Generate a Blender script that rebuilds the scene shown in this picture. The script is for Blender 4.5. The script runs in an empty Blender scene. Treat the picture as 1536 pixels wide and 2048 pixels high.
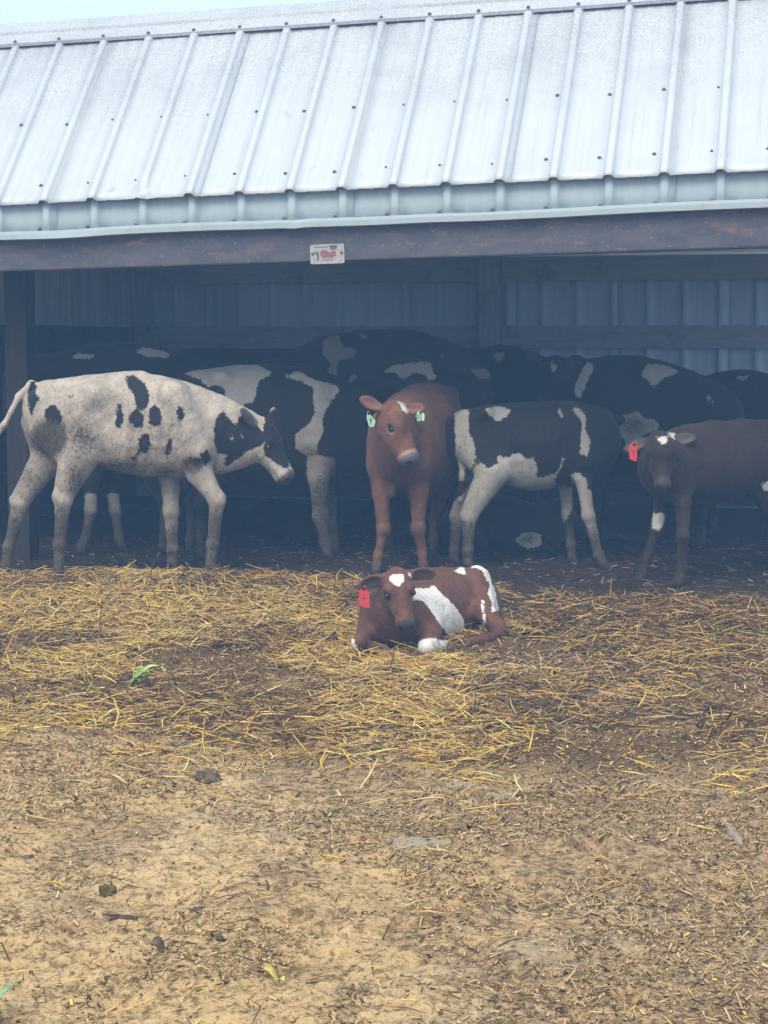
import bpy, math, random
import numpy as np

# ---------------------------------------------------------------- camera, sky, sun, exposure
SC = bpy.context.scene
COL = SC.collection
F, YH, CAMH = 3700.0, 690.0, 1.38          # focal length and horizon row (in photo pixels), eye height (m)
TH = math.atan((1024 - YH) / F)
cam_d = bpy.data.cameras.new('camera')
cam_d.sensor_fit = 'HORIZONTAL'
cam_d.angle = 2 * math.atan(768 / F)
cam_d.clip_start, cam_d.clip_end = 0.1, 600
cam = bpy.data.objects.new('camera', cam_d)
COL.objects.link(cam)
cam.location = (0, 0, CAMH)
cam.rotation_euler = (math.pi / 2 - TH, 0, 0)
SC.camera = cam

SUN_EL, SUN_AZ = 50.0, 200.0                # degrees; azimuth from +Y, clockwise
world = bpy.data.worlds.new('World')
SC.world = world
world.use_nodes = True
wn = world.node_tree
wn.nodes.clear()
sky = wn.nodes.new('ShaderNodeTexSky')
sky.sky_type = 'NISHITA'
sky.sun_disc = False
sky.sun_elevation = math.radians(SUN_EL)
sky.sun_rotation = math.radians(SUN_AZ)
sky.air_density, sky.dust_density, sky.ozone_density = 1.0, 6.0, 1.0
hs = wn.nodes.new('ShaderNodeHueSaturation')
hs.inputs['Saturation'].default_value = 0.55
bg = wn.nodes.new('ShaderNodeBackground')
bg.inputs['Strength'].default_value = 0.13
wo = wn.nodes.new('ShaderNodeOutputWorld')
wn.links.new(sky.outputs[0], hs.inputs['Color'])
ov = wn.nodes.new('ShaderNodeMix')           # even overcast veil over the clear sky
ov.data_type = 'RGBA'
ov.inputs[0].default_value = 0.72
ov.inputs[7].default_value = (4.0, 4.85, 5.25, 1)
wn.links.new(hs.outputs[0], ov.inputs[6])
wn.links.new(ov.outputs[2], bg.inputs['Color'])
wn.links.new(bg.outputs[0], wo.inputs['Surface'])

sun_d = bpy.data.lights.new('sun', 'SUN')
sun_d.energy = 1.5
sun_d.angle = math.radians(40)
sun_d.color = (1.0, 0.87, 0.69)
sun = bpy.data.objects.new('sun', sun_d)
COL.objects.link(sun)
_e, _a = math.radians(SUN_EL), math.radians(SUN_AZ)
_to = np.array([math.sin(_a) * math.cos(_e), math.cos(_a) * math.cos(_e), math.sin(_e)])
from mathutils import Vector, Matrix
sun.rotation_euler = Vector(_to).to_track_quat('Z', 'Y').to_euler()

SC.view_settings.view_transform = 'Standard'
SC.view_settings.look = 'None'
SC.view_settings.exposure = 0.95
SC.view_settings.gamma = 1.0
SC.view_settings.use_curve_mapping = False
SC.cycles.use_denoising = True
SC.cycles.max_bounces = 8
SC.cycles.diffuse_bounces = 4
SC.cycles.volume_bounces = 1

# ---------------------------------------------------------------- helpers
RNG = np.random.default_rng(11)
random.seed(5)
CT, ST = math.cos(TH), math.sin(TH)


def at(px, py, Y):
    """photo pixel + distance in front of the eye (m) -> point of the place"""
    u, v = (px - 768) / F, (1024 - py) / F
    d = np.array([u, CT + v * ST, -ST + v * CT])
    return np.array([0, 0, CAMH]) + d * (Y / d[1])


def pix(P):
    P = np.asarray(P, float)
    z = P[..., 2] - CAMH
    y = P[..., 1]
    d = y * CT - z * ST
    u = z * CT + y * ST
    return 768 + F * P[..., 0] / d, 1024 - F * u / d


def unit(v):
    v = np.asarray(v, float)
    return v / np.linalg.norm(v)


def _hash(ix, iy, seed):
    h = (ix.astype(np.int64) * 374761393 + iy.astype(np.int64) * 668265263 + seed * 974634777) & 0x7fffffff
    h = ((h ^ (h >> 13)) * 1274126177) & 0x7fffffff
    return ((h ^ (h >> 16)) & 0xffff) / 65535.0


def vnoise(x, y, seed=0):
    x, y = np.asarray(x, float), np.asarray(y, float)
    ix, iy = np.floor(x), np.floor(y)
    fx, fy = x - ix, y - iy
    fx, fy = fx * fx * (3 - 2 * fx), fy * fy * (3 - 2 * fy)
    a, b = _hash(ix, iy, seed), _hash(ix + 1, iy, seed)
    c, d = _hash(ix, iy + 1, seed), _hash(ix + 1, iy + 1, seed)
    return (a + (b - a) * fx) * (1 - fy) + (c + (d - c) * fx) * fy


def fbm(x, y, o=4, seed=0):
    s, a, t = 0, 1, 0
    for i in range(o):
        s = s + a * vnoise(x * 2 ** i + i * 17.3, y * 2 ** i - i * 9.1, seed + i)
        t += a
        a *= .5
    return s / t


def sstep(a, b, x):
    t = np.clip((np.asarray(x, float) - a) / (b - a), 0, 1)
    return t * t * (3 - 2 * t)


def mesh_np(name, V, faces_idx, n_per, mat=None, parent=None, smooth=False, origin=None, link=True):
    """faces_idx: (N,k) int array of equal-sized faces"""
    V = np.asarray(V, np.float32)
    if origin is not None:
        V = V - np.asarray(origin, np.float32)
    me = bpy.data.meshes.new(name)
    fi = np.asarray(faces_idx, np.int32)
    nf = len(fi)
    me.vertices.add(len(V))
    me.vertices.foreach_set('co', V.ravel())
    me.loops.add(fi.size)
    me.loops.foreach_set('vertex_index', fi.ravel())
    me.polygons.add(nf)
    me.polygons.foreach_set('loop_start', np.arange(0, fi.size, n_per, dtype=np.int32))
    me.polygons.foreach_set('loop_total', np.full(nf, n_per, np.int32))
    if smooth:
        me.polygons.foreach_set('use_smooth', np.ones(nf, bool))
    me.update(calc_edges=True)
    if mat:
        me.materials.append(mat)
    o = bpy.data.objects.new(name, me)
    if link:
        COL.objects.link(o)
    if origin is not None:
        o.location = Vector([float(c) for c in origin])
    if parent:
        o.parent = parent
    return o


class MB:
    """collects polygons, builds ONE mesh"""
    def __init__(s):
        s.v, s.f = [], []

    def add(s, vs, fs):
        n = len(s.v)
        s.v += [tuple(map(float, p)) for p in vs]
        s.f += [tuple(i + n for i in f) for f in fs]

    def box(s, x0, x1, y0, y1, z0, z1):
        s.add([(x0, y0, z0), (x1, y0, z0), (x1, y1, z0), (x0, y1, z0), (x0, y0, z1), (x1, y0, z1), (x1, y1, z1), (x0, y1, z1)],
              [(0, 3, 2, 1), (4, 5, 6, 7), (0, 1, 5, 4), (1, 2, 6, 5), (2, 3, 7, 6), (3, 0, 4, 7)])

    def build(s, name, mat, parent=None, smooth=False, xf=None, bevel=0):
        me = bpy.data.meshes.new(name)
        v = s.v
        if xf:
            v = [tuple(map(float, xf(p))) for p in v]
        me.from_pydata(v, [], s.f)
        if smooth:
            me.polygons.foreach_set('use_smooth', np.ones(len(me.polygons), bool))
        me.materials.append(mat)
        me.update()
        o = bpy.data.objects.new(name, me)
        COL.objects.link(o)
        if parent:
            o.parent = parent
        if bevel:
            m = o.modifiers.new('bevel', 'BEVEL')
            m.width = bevel
            m.segments = 2
        return o


def tag(o, label=None, cat=None, group=None, kind=None):
    for k, v in (('label', label), ('category', cat), ('group', group), ('kind', kind)):
        if v:
            o[k] = v
    return o


def fattr(o, name, data):
    a = o.data.attributes.new(name, 'FLOAT', 'POINT')
    a.data.foreach_set('value', np.asarray(data, np.float32))


def cattr(o, name, data):
    a = o.data.attributes.new(name, 'FLOAT_COLOR', 'POINT')
    a.data.foreach_set('color', np.asarray(data, np.float32).ravel())


# ---------------------------------------------------------------- materials
class NT:
    def __init__(s, name, rough=.6, spec=.3):
        s.m = bpy.data.materials.new(name)
        s.m.use_nodes = True
        s.t = s.m.node_tree
        s.b = s.t.nodes['Principled BSDF']
        s.b.inputs['Roughness'].default_value = rough
        s.b.inputs['Specular IOR Level'].default_value = spec
        s._tc = None

    def n(s, typ, **kw):
        n = s.t.nodes.new(typ)
        for k, v in kw.items():
            setattr(n, k, v)
        return n

    def l(s, a, b):
        s.t.links.new(a, b)

    def setin(s, sock, v):
        if hasattr(v, 'is_output'):
            s.l(v, sock)
        elif isinstance(v, (tuple, list)):
            sock.default_value = (*v, 1) if len(v) == 3 and sock.type == 'RGBA' else v
        else:
            sock.default_value = v

    def obj(s, scale=None):
        if not s._tc:
            s._tc = s.n('ShaderNodeTexCoord')
        o = s._tc.outputs['Object']
        if scale is None:
            return o
        mp = s.n('ShaderNodeMapping')
        mp.inputs['Scale'].default_value = scale
        s.l(o, mp.inputs['Vector'])
        return mp.outputs[0]

    def noise(s, scale, detail=4, rough=.55, vec=None, dist=0):
        n = s.n('ShaderNodeTexNoise')
        s.setin(n.inputs['Scale'], scale)
        n.inputs['Detail'].default_value = detail
        n.inputs['Roughness'].default_value = rough
        n.inputs['Distortion'].default_value = dist
        s.l(vec or s.obj(), n.inputs['Vector'])
        return n.outputs['Fac']

    def math(s, op, a, b=None, clamp=False):
        n = s.n('ShaderNodeMath', operation=op, use_clamp=clamp)
        s.setin(n.inputs[0], a)
        if b is not None:
            s.setin(n.inputs[1], b)
        return n.outputs[0]

    def rng(s, v, a, b, c=0., d=1., smooth=True):
        n = s.n('ShaderNodeMapRange')
        n.interpolation_type = 'SMOOTHSTEP' if smooth else 'LINEAR'
        s.l(v, n.inputs['Value'])
        for k, x in zip(('From Min', 'From Max', 'To Min', 'To Max'), (a, b, c, d)):
            n.inputs[k].default_value = x
        return n.outputs[0]

    def mix(s, f, a, b, blend='MIX'):
        n = s.n('ShaderNodeMix', data_type='RGBA', blend_type=blend)
        s.setin(n.inputs[0], f)
        s.setin(n.inputs[6], a)
        s.setin(n.inputs[7], b)
        return n.outputs[2]

    def attr(s, name, out='Fac'):
        n = s.n('ShaderNodeAttribute', attribute_name=name)
        return n.outputs[out]

    def bump(s, h, strength=.4, dist=.01):
        n = s.n('ShaderNodeBump')
        n.inputs['Strength'].default_value = strength
        n.inputs['Distance'].default_value = dist
        s.l(h, n.inputs['Height'])
        s.l(n.outputs[0], s.b.inputs['Normal'])

    def color(s, c):
        s.setin(s.b.inputs['Base Color'], c)

    def rough(s, r):
        s.setin(s.b.inputs['Roughness'], r)


def plain(name, col, rough=.6, spec=.3, var=.25, scale=30, metallic=0, bump=.15):
    t = NT(name, rough, spec)
    n = t.noise(scale, 5)
    dark = tuple(c * (1 - var) for c in col)
    lite = tuple(min(1, c * (1 + var)) for c in col)
    t.color(t.mix(t.rng(n, .3, .7), dark, lite))
    t.b.inputs['Metallic'].default_value = metallic
    if bump:
        t.bump(t.noise(scale * 6, 3), bump, .004)
    return t.m


def metal_roof():
    t = NT('weathered_roof_metal', .5, .5)
    t.b.inputs['Metallic'].default_value = .15
    base = (0.45, 0.495, 0.545)
    grime = t.noise(3.0, 6, .7)
    speck = t.noise(85, 3, .8, vec=t.obj((1, 1, .6)))
    streak = t.noise(40, 4, .6, vec=t.obj((1, .03, .03)))
    up = t.attr('upper')                     # lichen and dust gather on the upper half of the sheets
    g = t.math('MULTIPLY', t.rng(speck, .44, .62), t.rng(t.math('ADD', t.math('MULTIPLY', grime, .9), t.math('MULTIPLY', up, .75)), .55, 1.2))
    blot = t.math('MULTIPLY', t.rng(t.noise(1.6, 7, .72), .42, .66), t.rng(up, .25, .75, .15, .55))
    c = t.mix(blot, base, (0.33, 0.36, 0.40))
    c = t.mix(t.math('MULTIPLY', g, .6), c, (0.225, 0.245, 0.27))
    c = t.mix(t.math('MULTIPLY', t.rng(streak, .52, .75), .4), c, (0.30, 0.33, 0.37))
    dirt = t.math('MULTIPLY', t.rng(t.noise(11, 5, .7), .62, .72), .5)
    c = t.mix(dirt, c, (0.25, 0.27, 0.29))
    t.color(c)
    t.rough(t.rng(grime, .3, .7, .4, .62))
    t.bump(t.noise(6, 3), .12, .02)
    return t.m


def metal_panel(name, col, streakcol, dirty=.5):
    t = NT(name, .5, .4)
    st = t.noise(26, 4, .6, vec=t.obj((1, 1, .05)))
    c = t.mix(t.math('MULTIPLY', t.rng(st, .45, .75), dirty), col, streakcol)
    c = t.mix(t.math('MULTIPLY', t.rng(t.noise(5, 6, .7), .5, .75), dirty * .8), c, streakcol)
    t.color(c)
    t.bump(t.noise(5, 3), .1, .02)
    return t.m


def rusty(name, a, b, rust):
    t = NT(name, .75, .2)
    c = t.mix(t.rng(t.noise(6, 6, .65, vec=t.obj((1, 1, 2.5))), .35, .65), a, b)
    c = t.mix(t.rng(t.noise(9, 7, .75, vec=t.obj((.6, 1, 2))), .54, .68), c, rust)
    c = t.mix(t.math('MULTIPLY', t.rng(t.noise(50, 4, .7), .6, .7), .6), c, (.4, .4, .42))
    t.color(c)
    t.bump(t.noise(60, 5), .3, .004)
    return t.m


def wood(name, a, b, axis=0):
    t = NT(name, .85, .15)
    sc = [14, 14, 14]
    sc[axis] = .8
    g = t.noise(3, 6, .65, vec=t.obj(tuple(sc)), dist=.6)
    c = t.mix(t.rng(g, .3, .7), a, b)
    c = t.mix(t.math('MULTIPLY', t.rng(t.noise(4, 5, .7), .5, .75), .6), c, tuple(x * .5 for x in a))
    t.color(c)
    t.bump(g, .4, .004)
    return t.m


def ground_mat():
    t = NT('trodden_mud', .85, .18)
    z = t.n('ShaderNodeAttribute', attribute_name='zone')
    sep = t.n('ShaderNodeSeparateColor')
    t.l(z.outputs['Color'], sep.inputs[0])
    manure, wet, litter = sep.outputs[0], sep.outputs[1], sep.outputs[2]
    flat = t.obj((1, 1.25, 1))
    n1 = t.noise(2.2, 6, .65)
    n2 = t.noise(24, 7, .72, vec=flat)
    n3 = t.noise(75, 5, .7, vec=flat)
    dry = t.mix(t.rng(n1, .35, .65), (.55, .385, .185), (.62, .45, .24))
    dry = t.mix(t.rng(n2, .50, .64), dry, (.25, .160, .075))
    wetc = t.mix(t.rng(n2, .40, .62), (.50, .345, .185), (.175, .112, .054))
    wetc = t.mix(t.math('MULTIPLY', t.rng(n1, .52, .62), .5), wetc, (.47, .375, .255))
    c = t.mix(t.rng(t.math('ADD', wet, t.math('MULTIPLY', t.math('SUBTRACT', n2, .5), .9)), .3, .7), dry, wetc)
    lit = t.mix(t.rng(n3, .4, .62), (.20, .12, .05), (.06, .038, .02))
    c = t.mix(t.math('MULTIPLY', t.rng(n3, .53, .60), .6), c, (.13, .082, .042))
    c = t.mix(litter, c, lit)
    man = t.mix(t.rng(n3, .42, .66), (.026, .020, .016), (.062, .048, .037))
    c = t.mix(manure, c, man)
    fleck = t.math('MULTIPLY', t.math('MULTIPLY', t.rng(n3, .58, .66), t.rng(n1, .4, .6, .2, .8)), t.rng(manure, 0, 1, 1, .3))
    c = t.mix(t.math('MULTIPLY', fleck, .45), c, (.42, .30, .13))
    t.color(c)
    r = t.rng(t.math('ADD', wet, t.math('MULTIPLY', t.math('SUBTRACT', n1, .5), 1.0)), .4, .9, .85, .48)
    t.rough(r)
    h = t.math('ADD', t.math('MULTIPLY', n2, .6), t.math('MULTIPLY', n3, .5))
    t.bump(h, .85, .025)
    return t.m


def vcol_mat(name, rough=.7, spec=.25):
    t = NT(name, rough, spec)
    c = t.attr('col', 'Color')
    n = t.noise(70, 3, .6)
    c = t.mix(t.rng(n, .3, .7), t.mix(1.0, c, (.72, .70, .68), 'MULTIPLY'), c)
    t.color(c)
    return t.m


def coat(name, base, alt, mud=(.115, .095, .075), rough=.72, edge=.004, wob=.03, patchy=.0):
    t = NT(name, rough, .22)
    w = t.math('SUBTRACT', t.noise(38, 5, .7), .5)
    w2 = t.math('SUBTRACT', t.noise(95, 4, .7), .5)
    d = t.math('ADD', t.attr('pat'), t.math('ADD', t.math('MULTIPLY', w, wob * 1.7), t.math('MULTIPLY', w2, wob * .7)))
    f = t.rng(d, -edge, edge)
    hair = t.noise(14, 6, .75, vec=t.obj((1, 1, 1)))
    fine = t.noise(150, 4, .7, vec=t.obj((1, 1, .35)))
    b = t.mix(t.rng(hair, .3, .7), tuple(x * .72 for x in base), tuple(x * 1.2 for x in base))
    a = t.mix(t.rng(hair, .3, .72), tuple(x * .84 for x in alt), tuple(min(.85, x * 1.06) for x in alt))
    c = t.mix(f, b, a)
    c = t.mix(t.rng(fine, .35, .75, 0, .3), c, t.mix(1., c, (.55, .52, .5), 'MULTIPLY'))
    mn = t.math('MULTIPLY', t.math('SUBTRACT', t.noise(62, 8, .8), .5), 2.1)
    m = t.rng(t.math('ADD', t.math('MULTIPLY', t.attr('mud'), 1.75), mn), .80, 1.15, 0, .88)
    c = t.mix(t.math('MULTIPLY', t.attr('mud'), 1.0, True), c, t.mix(1., c, (.42, .36, .30), 'MULTIPLY'))
    mc = t.mix(t.rng(t.noise(60, 4), .35, .65), tuple(x * .5 for x in mud), tuple(x * 1.25 for x in mud))
    c = t.mix(m, c, mc)
    sk = t.n('ShaderNodeAttribute', attribute_name='skin')
    c = t.mix(sk.outputs['Alpha'], c, sk.outputs['Color'])
    t.color(c)
    t.rough(t.rng(sk.outputs['Alpha'], 0, 1, rough, .5))
    t.b.inputs['Sheen Weight'].default_value = .08
    t.bump(t.math('ADD', t.math('MULTIPLY', fine, .5), t.math('MULTIPLY', hair, .6)), .22, .006)
    return t.m


M = {}
M['ground'] = ground_mat()
M['roof'] = metal_roof()
M['fascia'] = metal_panel('fascia_metal', (.43, .525, .59), (.36, .43, .48), .4)
M['trim'] = metal_panel('trim_metal', (.30, .365, .41), (.25, .29, .32), .5)
M['wall'] = metal_panel('wall_metal', (.55, .65, .77), (.47, .55, .64), .6)
M['endrib'] = metal_panel('end_wall_metal', (.55, .56, .55), (.34, .33, .31), .6)
M['header'] = rusty('header_paint', (.068, .074, .098), (.098, .096, .118), (.21, .115, .10))
M['girt'] = wood('girt_wood', (.30, .32, .34), (.40, .42, .44), 0)
M['inner_post'] = wood('inner_post_wood', (.28, .30, .32), (.38, .40, .42), 2)
M['post'] = wood('post_wood', (.022, .019, .021), (.038, .031, .032), 2)
M['kick'] = wood('kickboard_wood', (.045, .036, .03), (.08, .065, .052), 0)
M['screw'] = plain('screw_head', (.10, .11, .12), .5, .4, .2, 200, .5, 0)
M['plate'] = plain('sign_plate', (.34, .335, .34), .5, .4, .15, 60)
M['plate_red'] = plain('sign_red', (.24, .11, .12), .6, .3, .4, 120)
M['plate_ink'] = plain('sign_ink', (.10, .10, .13), .6, .3, .3, 120)
M['straw'] = vcol_mat('straw', .62, .3)
M['litter'] = vcol_mat('chopped_litter', .7, .3)
M['eye'] = NT('eye_dark', .12, .6).m
M['eye'].node_tree.nodes['Principled BSDF'].inputs['Base Color'].default_value = (.012, .009, .008, 1)
M['tag_red'] = plain('ear_tag_red', (.56, .05, .06), .45, .4, .08, 40, 0, 0)
M['tag_green'] = plain('ear_tag_green', (.42, .66, .44), .45, .4, .08, 40, 0, 0)
M['tag_ink'] = plain('ear_tag_ink', (.02, .03, .03), .6, .3, .1, 40, 0, 0)
M['husk'] = plain('green_husk', (.19, .34, .09), .5, .4, .3, 60)
M['husk_pale'] = plain('pale_husk', (.50, .55, .25), .5, .4, .25, 60)
M['chipwood'] = plain('split_wood', (.45, .31, .17), .8, .2, .3, 50)
M['bark'] = plain('dark_stick', (.085, .06, .042), .85, .2, .4, 60)
M['clod'] = plain('dark_mud_clod', (.10, .074, .052), .75, .3, .5, 40, 0, .6)
M['stone'] = plain('grey_stone', (.17, .165, .16), .8, .2, .3, 30)

# ---------------------------------------------------------------- the lie of the land
PSI = 0.2350
X0, YF0 = -2.0165, 11.1390                  # rib 0 of the eave
EX = np.array([math.cos(PSI), -math.sin(PSI), 0])
EY = np.array([math.sin(PSI), math.cos(PSI), 0])
OB = np.array([X0, YF0, CAMH])


def front_y(x):
    return YF0 - math.tan(PSI) * (x - X0)


def base_height(x, y):
    t = front_y(x) - y                       # metres in front of the eave
    z = np.interp(t, [-1.2, -.2, .15, .55, 1.35, 2.2, 4.0, 7.5, 30], [0, -.005, -.025, -.055, -.15, -.18, -.20, -.23, -.25])
    z = z + .085 * np.exp(-((x + 1.0) / .7) ** 2 - ((y - 10.42) / .42) ** 2)
    z = z + .020 * np.exp(-((x - 1.75) / .8) ** 2 - ((y - 9.75) / .40) ** 2)
    z = z - .035 * np.exp(-((x - .18) / .5) ** 2 - ((y - 9.25) / .4) ** 2)
    return z


_pr = np.random.default_rng(77)
PX0, PY0, PST = -3.5, 3.5, .01
PRINT = np.zeros((860, 700), np.float32)
_gy, _gx = np.mgrid[-16:17, -16:17] * PST
for _ in range(620):
    cx, cy = _pr.uniform(-3.2, 3.2), _pr.uniform(3.8, 11.6)
    an, rr, dp = _pr.uniform(0, math.pi), _pr.uniform(.032, .058), _pr.uniform(.008, .028)
    ua = (_gx * math.cos(an) + _gy * math.sin(an)) / (rr * 1.25)
    va = (-_gx * math.sin(an) + _gy * math.cos(an)) / rr
    q2 = ua ** 2 + va ** 2
    st = dp * (-np.exp(-q2 ** 2) + .45 * np.exp(-((np.sqrt(q2) - 1.35) / .35) ** 2))
    ix_, iy_ = int((cx - PX0) / PST), int((cy - PY0) / PST)
    if 16 <= ix_ < 683 and 16 <= iy_ < 843:
        PRINT[iy_ - 16:iy_ + 17, ix_ - 16:ix_ + 17] += st


def prints(x, y):
    ix = np.clip(np.round((x - PX0) / PST).astype(int), 0, 699)
    iy = np.clip(np.round((y - PY0) / PST).astype(int), 0, 859)
    return PRINT[iy, ix]


def height(x, y, fine=True):
    x, y = np.asarray(x, float), np.asarray(y, float)
    t = front_y(x) - y
    z = base_height(x, y)
    z = z + .05 * (fbm(x * 1.3, y * 1.3, 3, 3) - .5)
    a = sstep(-.6, .6, t)
    z = z + a * .045 * (fbm(x * 5, y * 5, 4, 8) - .5)
    if fine:
        r = 1 - np.abs(2 * fbm(x * 12, y * 15, 4, 21) - 1)
        r2 = fbm(x * 34, y * 38, 3, 27)
        lump_ = .35 + .65 * sstep(.40, .62, fbm(x * 1.7, y * 1.7, 3, 29))
        z = z + (.006 + .030 * sstep(2.5, 4.5, t) * lump_) * (r - .6) + prints(x, y) * (.5 + .5 * sstep(2.0, 3.5, t)) + (.004 + .014 * sstep(2.5, 4.5, t) * lump_) * (r2 - .5)
    return z


def axis_coords(lo, hi, step, a, b):
    mid = np.arange(lo, hi + 1e-6, step)
    out = [hi]
    s = step
    while out[-1] < b:
        s *= 1.3
        out.append(min(b, out[-1] + s))
    inn = [lo]
    s = step
    while inn[-1] > a:
        s *= 1.3
        inn.append(max(a, inn[-1] - s))
    return np.r_[np.array(inn[:0:-1]), mid, np.array(out[1:])]


gx = axis_coords(-2.6, 2.6, .015, -90, 90)
gy = axis_coords(3.9, 8.2, .014, -60, 8.2)
gy = np.r_[gy[:-1], axis_coords(8.2, 12.2, .022, 8.2, 110)]
GX, GY = np.meshgrid(gx, gy)
GZ = height(GX, GY)
nx, ny = len(gx), len(gy)
ii = np.arange(nx * ny).reshape(ny, nx)
quads = np.stack([ii[:-1, :-1], ii[:-1, 1:], ii[1:, 1:], ii[1:, :-1]], -1).reshape(-1, 4)
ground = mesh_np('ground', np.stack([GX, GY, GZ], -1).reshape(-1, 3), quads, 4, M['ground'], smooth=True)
tag(ground, kind='structure')
tt = front_y(GX) - GY
nz = fbm(GX * 1.1, GY * 1.1, 4, 31) - .5
nz2 = fbm(GX * 3.5, GY * 3.5, 4, 35) - .5
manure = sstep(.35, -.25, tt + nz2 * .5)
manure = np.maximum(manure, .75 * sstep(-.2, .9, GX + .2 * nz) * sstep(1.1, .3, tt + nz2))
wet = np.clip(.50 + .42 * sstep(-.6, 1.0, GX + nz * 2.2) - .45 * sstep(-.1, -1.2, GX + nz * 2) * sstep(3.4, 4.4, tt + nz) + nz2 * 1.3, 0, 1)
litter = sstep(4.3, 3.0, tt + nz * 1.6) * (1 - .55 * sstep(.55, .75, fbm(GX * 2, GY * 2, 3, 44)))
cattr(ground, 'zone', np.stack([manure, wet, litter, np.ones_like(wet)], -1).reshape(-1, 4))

# ---------------------------------------------------------------- the shed
shed = bpy.data.objects.new('livestock_shed', None)
COL.objects.link(shed)
shed.location = Vector(OB * [1, 1, 0])
shed.rotation_euler = (0, 0, -PSI)
tag(shed, 'open fronted cattle shed with ribbed pale metal roof and dark interior', 'shed')
# shed-local frame: x along the front, y into the shed, z up (0 = floor)
R12 = .3048
ZE, TILT, SLOPE, RL, ZT, DEP = .8802 + CAMH, .0239, .8295, 1.432, -.2414, 5.6512
XL, XR = -1.62, 6.4
cs, sn = math.cos(SLOPE), math.sin(SLOPE)


def rib_profile(x):
    """height of the sheet at x (rib every foot, two low pencil ribs between)"""
    d = np.abs((x + R12 / 2) % R12 - R12 / 2)
    h = .026 * sstep(.036, .016, d)
    m = np.abs((x % R12) - R12 * .36)
    m2 = np.abs((x % R12) - R12 * .66)
    return h + .0035 * sstep(.014, .004, m) + .0035 * sstep(.014, .004, m2)


def sheet_xs(x0, x1):
    pts = []
    k0 = int(math.floor(x0 / R12)) - 1
    for k in range(k0, int(x1 / R12) + 3):
        for o in (-.034, -.026, -.016, -.008, 0, .008, .016, .026, .034, .096, .106, .116, .187, .197, .207):
            pts.append(k * R12 + o)
    return np.array(sorted([p for p in pts if x0 + 1e-4 < p < x1 - 1e-4] + [x0, x1]))


_par = [0]


def sheet(name, x0, x1, place, nv, mat, parent, thick=.0025):
    """ribbed metal sheet with thickness; place(x, v, h) -> local point, v in 0..1"""
    xs = sheet_xs(x0, x1)
    vs = np.linspace(0, 1, nv)
    Xg, Vg = np.meshgrid(xs, vs)
    _par[0] += 1
    H = rib_profile(Xg) + .0035 * (_par[0] % 2)
    A = place(Xg, Vg, H)
    B = place(Xg, Vg, H - thick)
    n = len(xs)
    q = np.arange(n * nv).reshape(nv, n)
    fa = np.stack([q[:-1, :-1], q[:-1, 1:], q[1:, 1:], q[1:, :-1]], -1).reshape(-1, 4)
    N = n * nv
    fb = fa[:, ::-1] + N
    e1 = np.stack([q[0, 1:], q[0, :-1], q[0, :-1] + N, q[0, 1:] + N], -1)
    e2 = np.stack([q[-1, :-1], q[-1, 1:], q[-1, 1:] + N, q[-1, :-1] + N], -1)
    e3 = np.stack([q[:-1, 0], q[1:, 0], q[1:, 0] + N, q[:-1, 0] + N], -1)
    e4 = np.stack([q[1:, -1], q[:-1, -1], q[:-1, -1] + N, q[1:, -1] + N], -1)
    o = mesh_np(name, np.r_[A.reshape(-1, 3), B.reshape(-1, 3)], np.r_[fa, fb, e1, e2, e3, e4], 4, mat, parent)
    fattr(o, 'upper', np.r_[Vg.ravel(), Vg.ravel()])
    me = o.data
    sm = np.ones(len(me.polygons), bool)
    sm[2 * len(fa):] = False
    me.polygons.foreach_set('use_smooth', sm)
    return o


DENT = (2 * R12 + .01, .06)                  # crumpled rib end


def roof_place(x, v, h):
    s = -.045 + v * (RL + .10)
    dx = (x - DENT[0]) / .10
    dent = np.exp(-dx ** 2 - ((s - .03) / .07) ** 2)
    h = h * (1 - .9 * np.exp(-(dx / .5) ** 2 - ((s - .0) / .07) ** 2)) + .020 * dent * np.sin(dx * 5 + s * 40)
    h = h + .004 * (vnoise(x * 1.7, v * 3, 77) - .5) + .0025
    z0 = ZE + TILT * x
    return np.stack([x, s * cs - h * sn, z0 + s * sn + h * cs - .012], -1)


W = 3 * R12
screw_mesh = None


def screw_obj(parent, p, nrm):
    global screw_mesh
    if screw_mesh is None:
        mb = MB()
        n = 8
        ring = lambda r, z: [(r * math.cos(2 * math.pi * i / n), r * math.sin(2 * math.pi * i / n), z) for i in range(n)]
        mb.add(ring(.0125, -.002) + ring(.0125, .002) + ring(.007, .003) + ring(.006, .009),
               [(i, (i + 1) % n, n + (i + 1) % n, n + i) for i in range(n)] +
               [(n + i, n + (i + 1) % n, 2 * n + (i + 1) % n, 2 * n + i) for i in range(n)] +
               [(2 * n + i, 2 * n + (i + 1) % n, 3 * n + (i + 1) % n, 3 * n + i) for i in range(n)] + [tuple(range(3 * n, 4 * n))])
        o = mb.build('screw', M['screw'], parent)
        screw_mesh = o.data
    else:
        o = bpy.data.objects.new('screw', screw_mesh)
        COL.objects.link(o)
        o.parent = parent
    o.location = Vector(p)
    o.rotation_euler = Vector(nrm).to_track_quat('Z', 'Y').to_euler()
    return o


x = -6 * R12 + .052
while x < XR - .2:
    xa, xb_ = x, min(x + W, XR)
    rp = sheet('roof_panel', xa - .012, xb_ + .012, roof_place, 26, M['roof'], shed)
    if -2 < xa < 6:
        for k in range(int(math.ceil(xa / R12 - .05)), int(math.ceil(xb_ / R12 - .05))):
            for sv, off in ((.12, -.062), (.665, -.045)):
                xx = k * R12 + off + random.uniform(-.006, .006)
                if not xa < xx < xb_:
                    continue
                ss = sv + random.uniform(-.012, .012)
                screw_obj(rp, (xx, ss * cs - .004 * sn, ZE + TILT * xx + ss * sn + .004 * cs - .012), (0, -sn, cs))
    x += W


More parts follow.
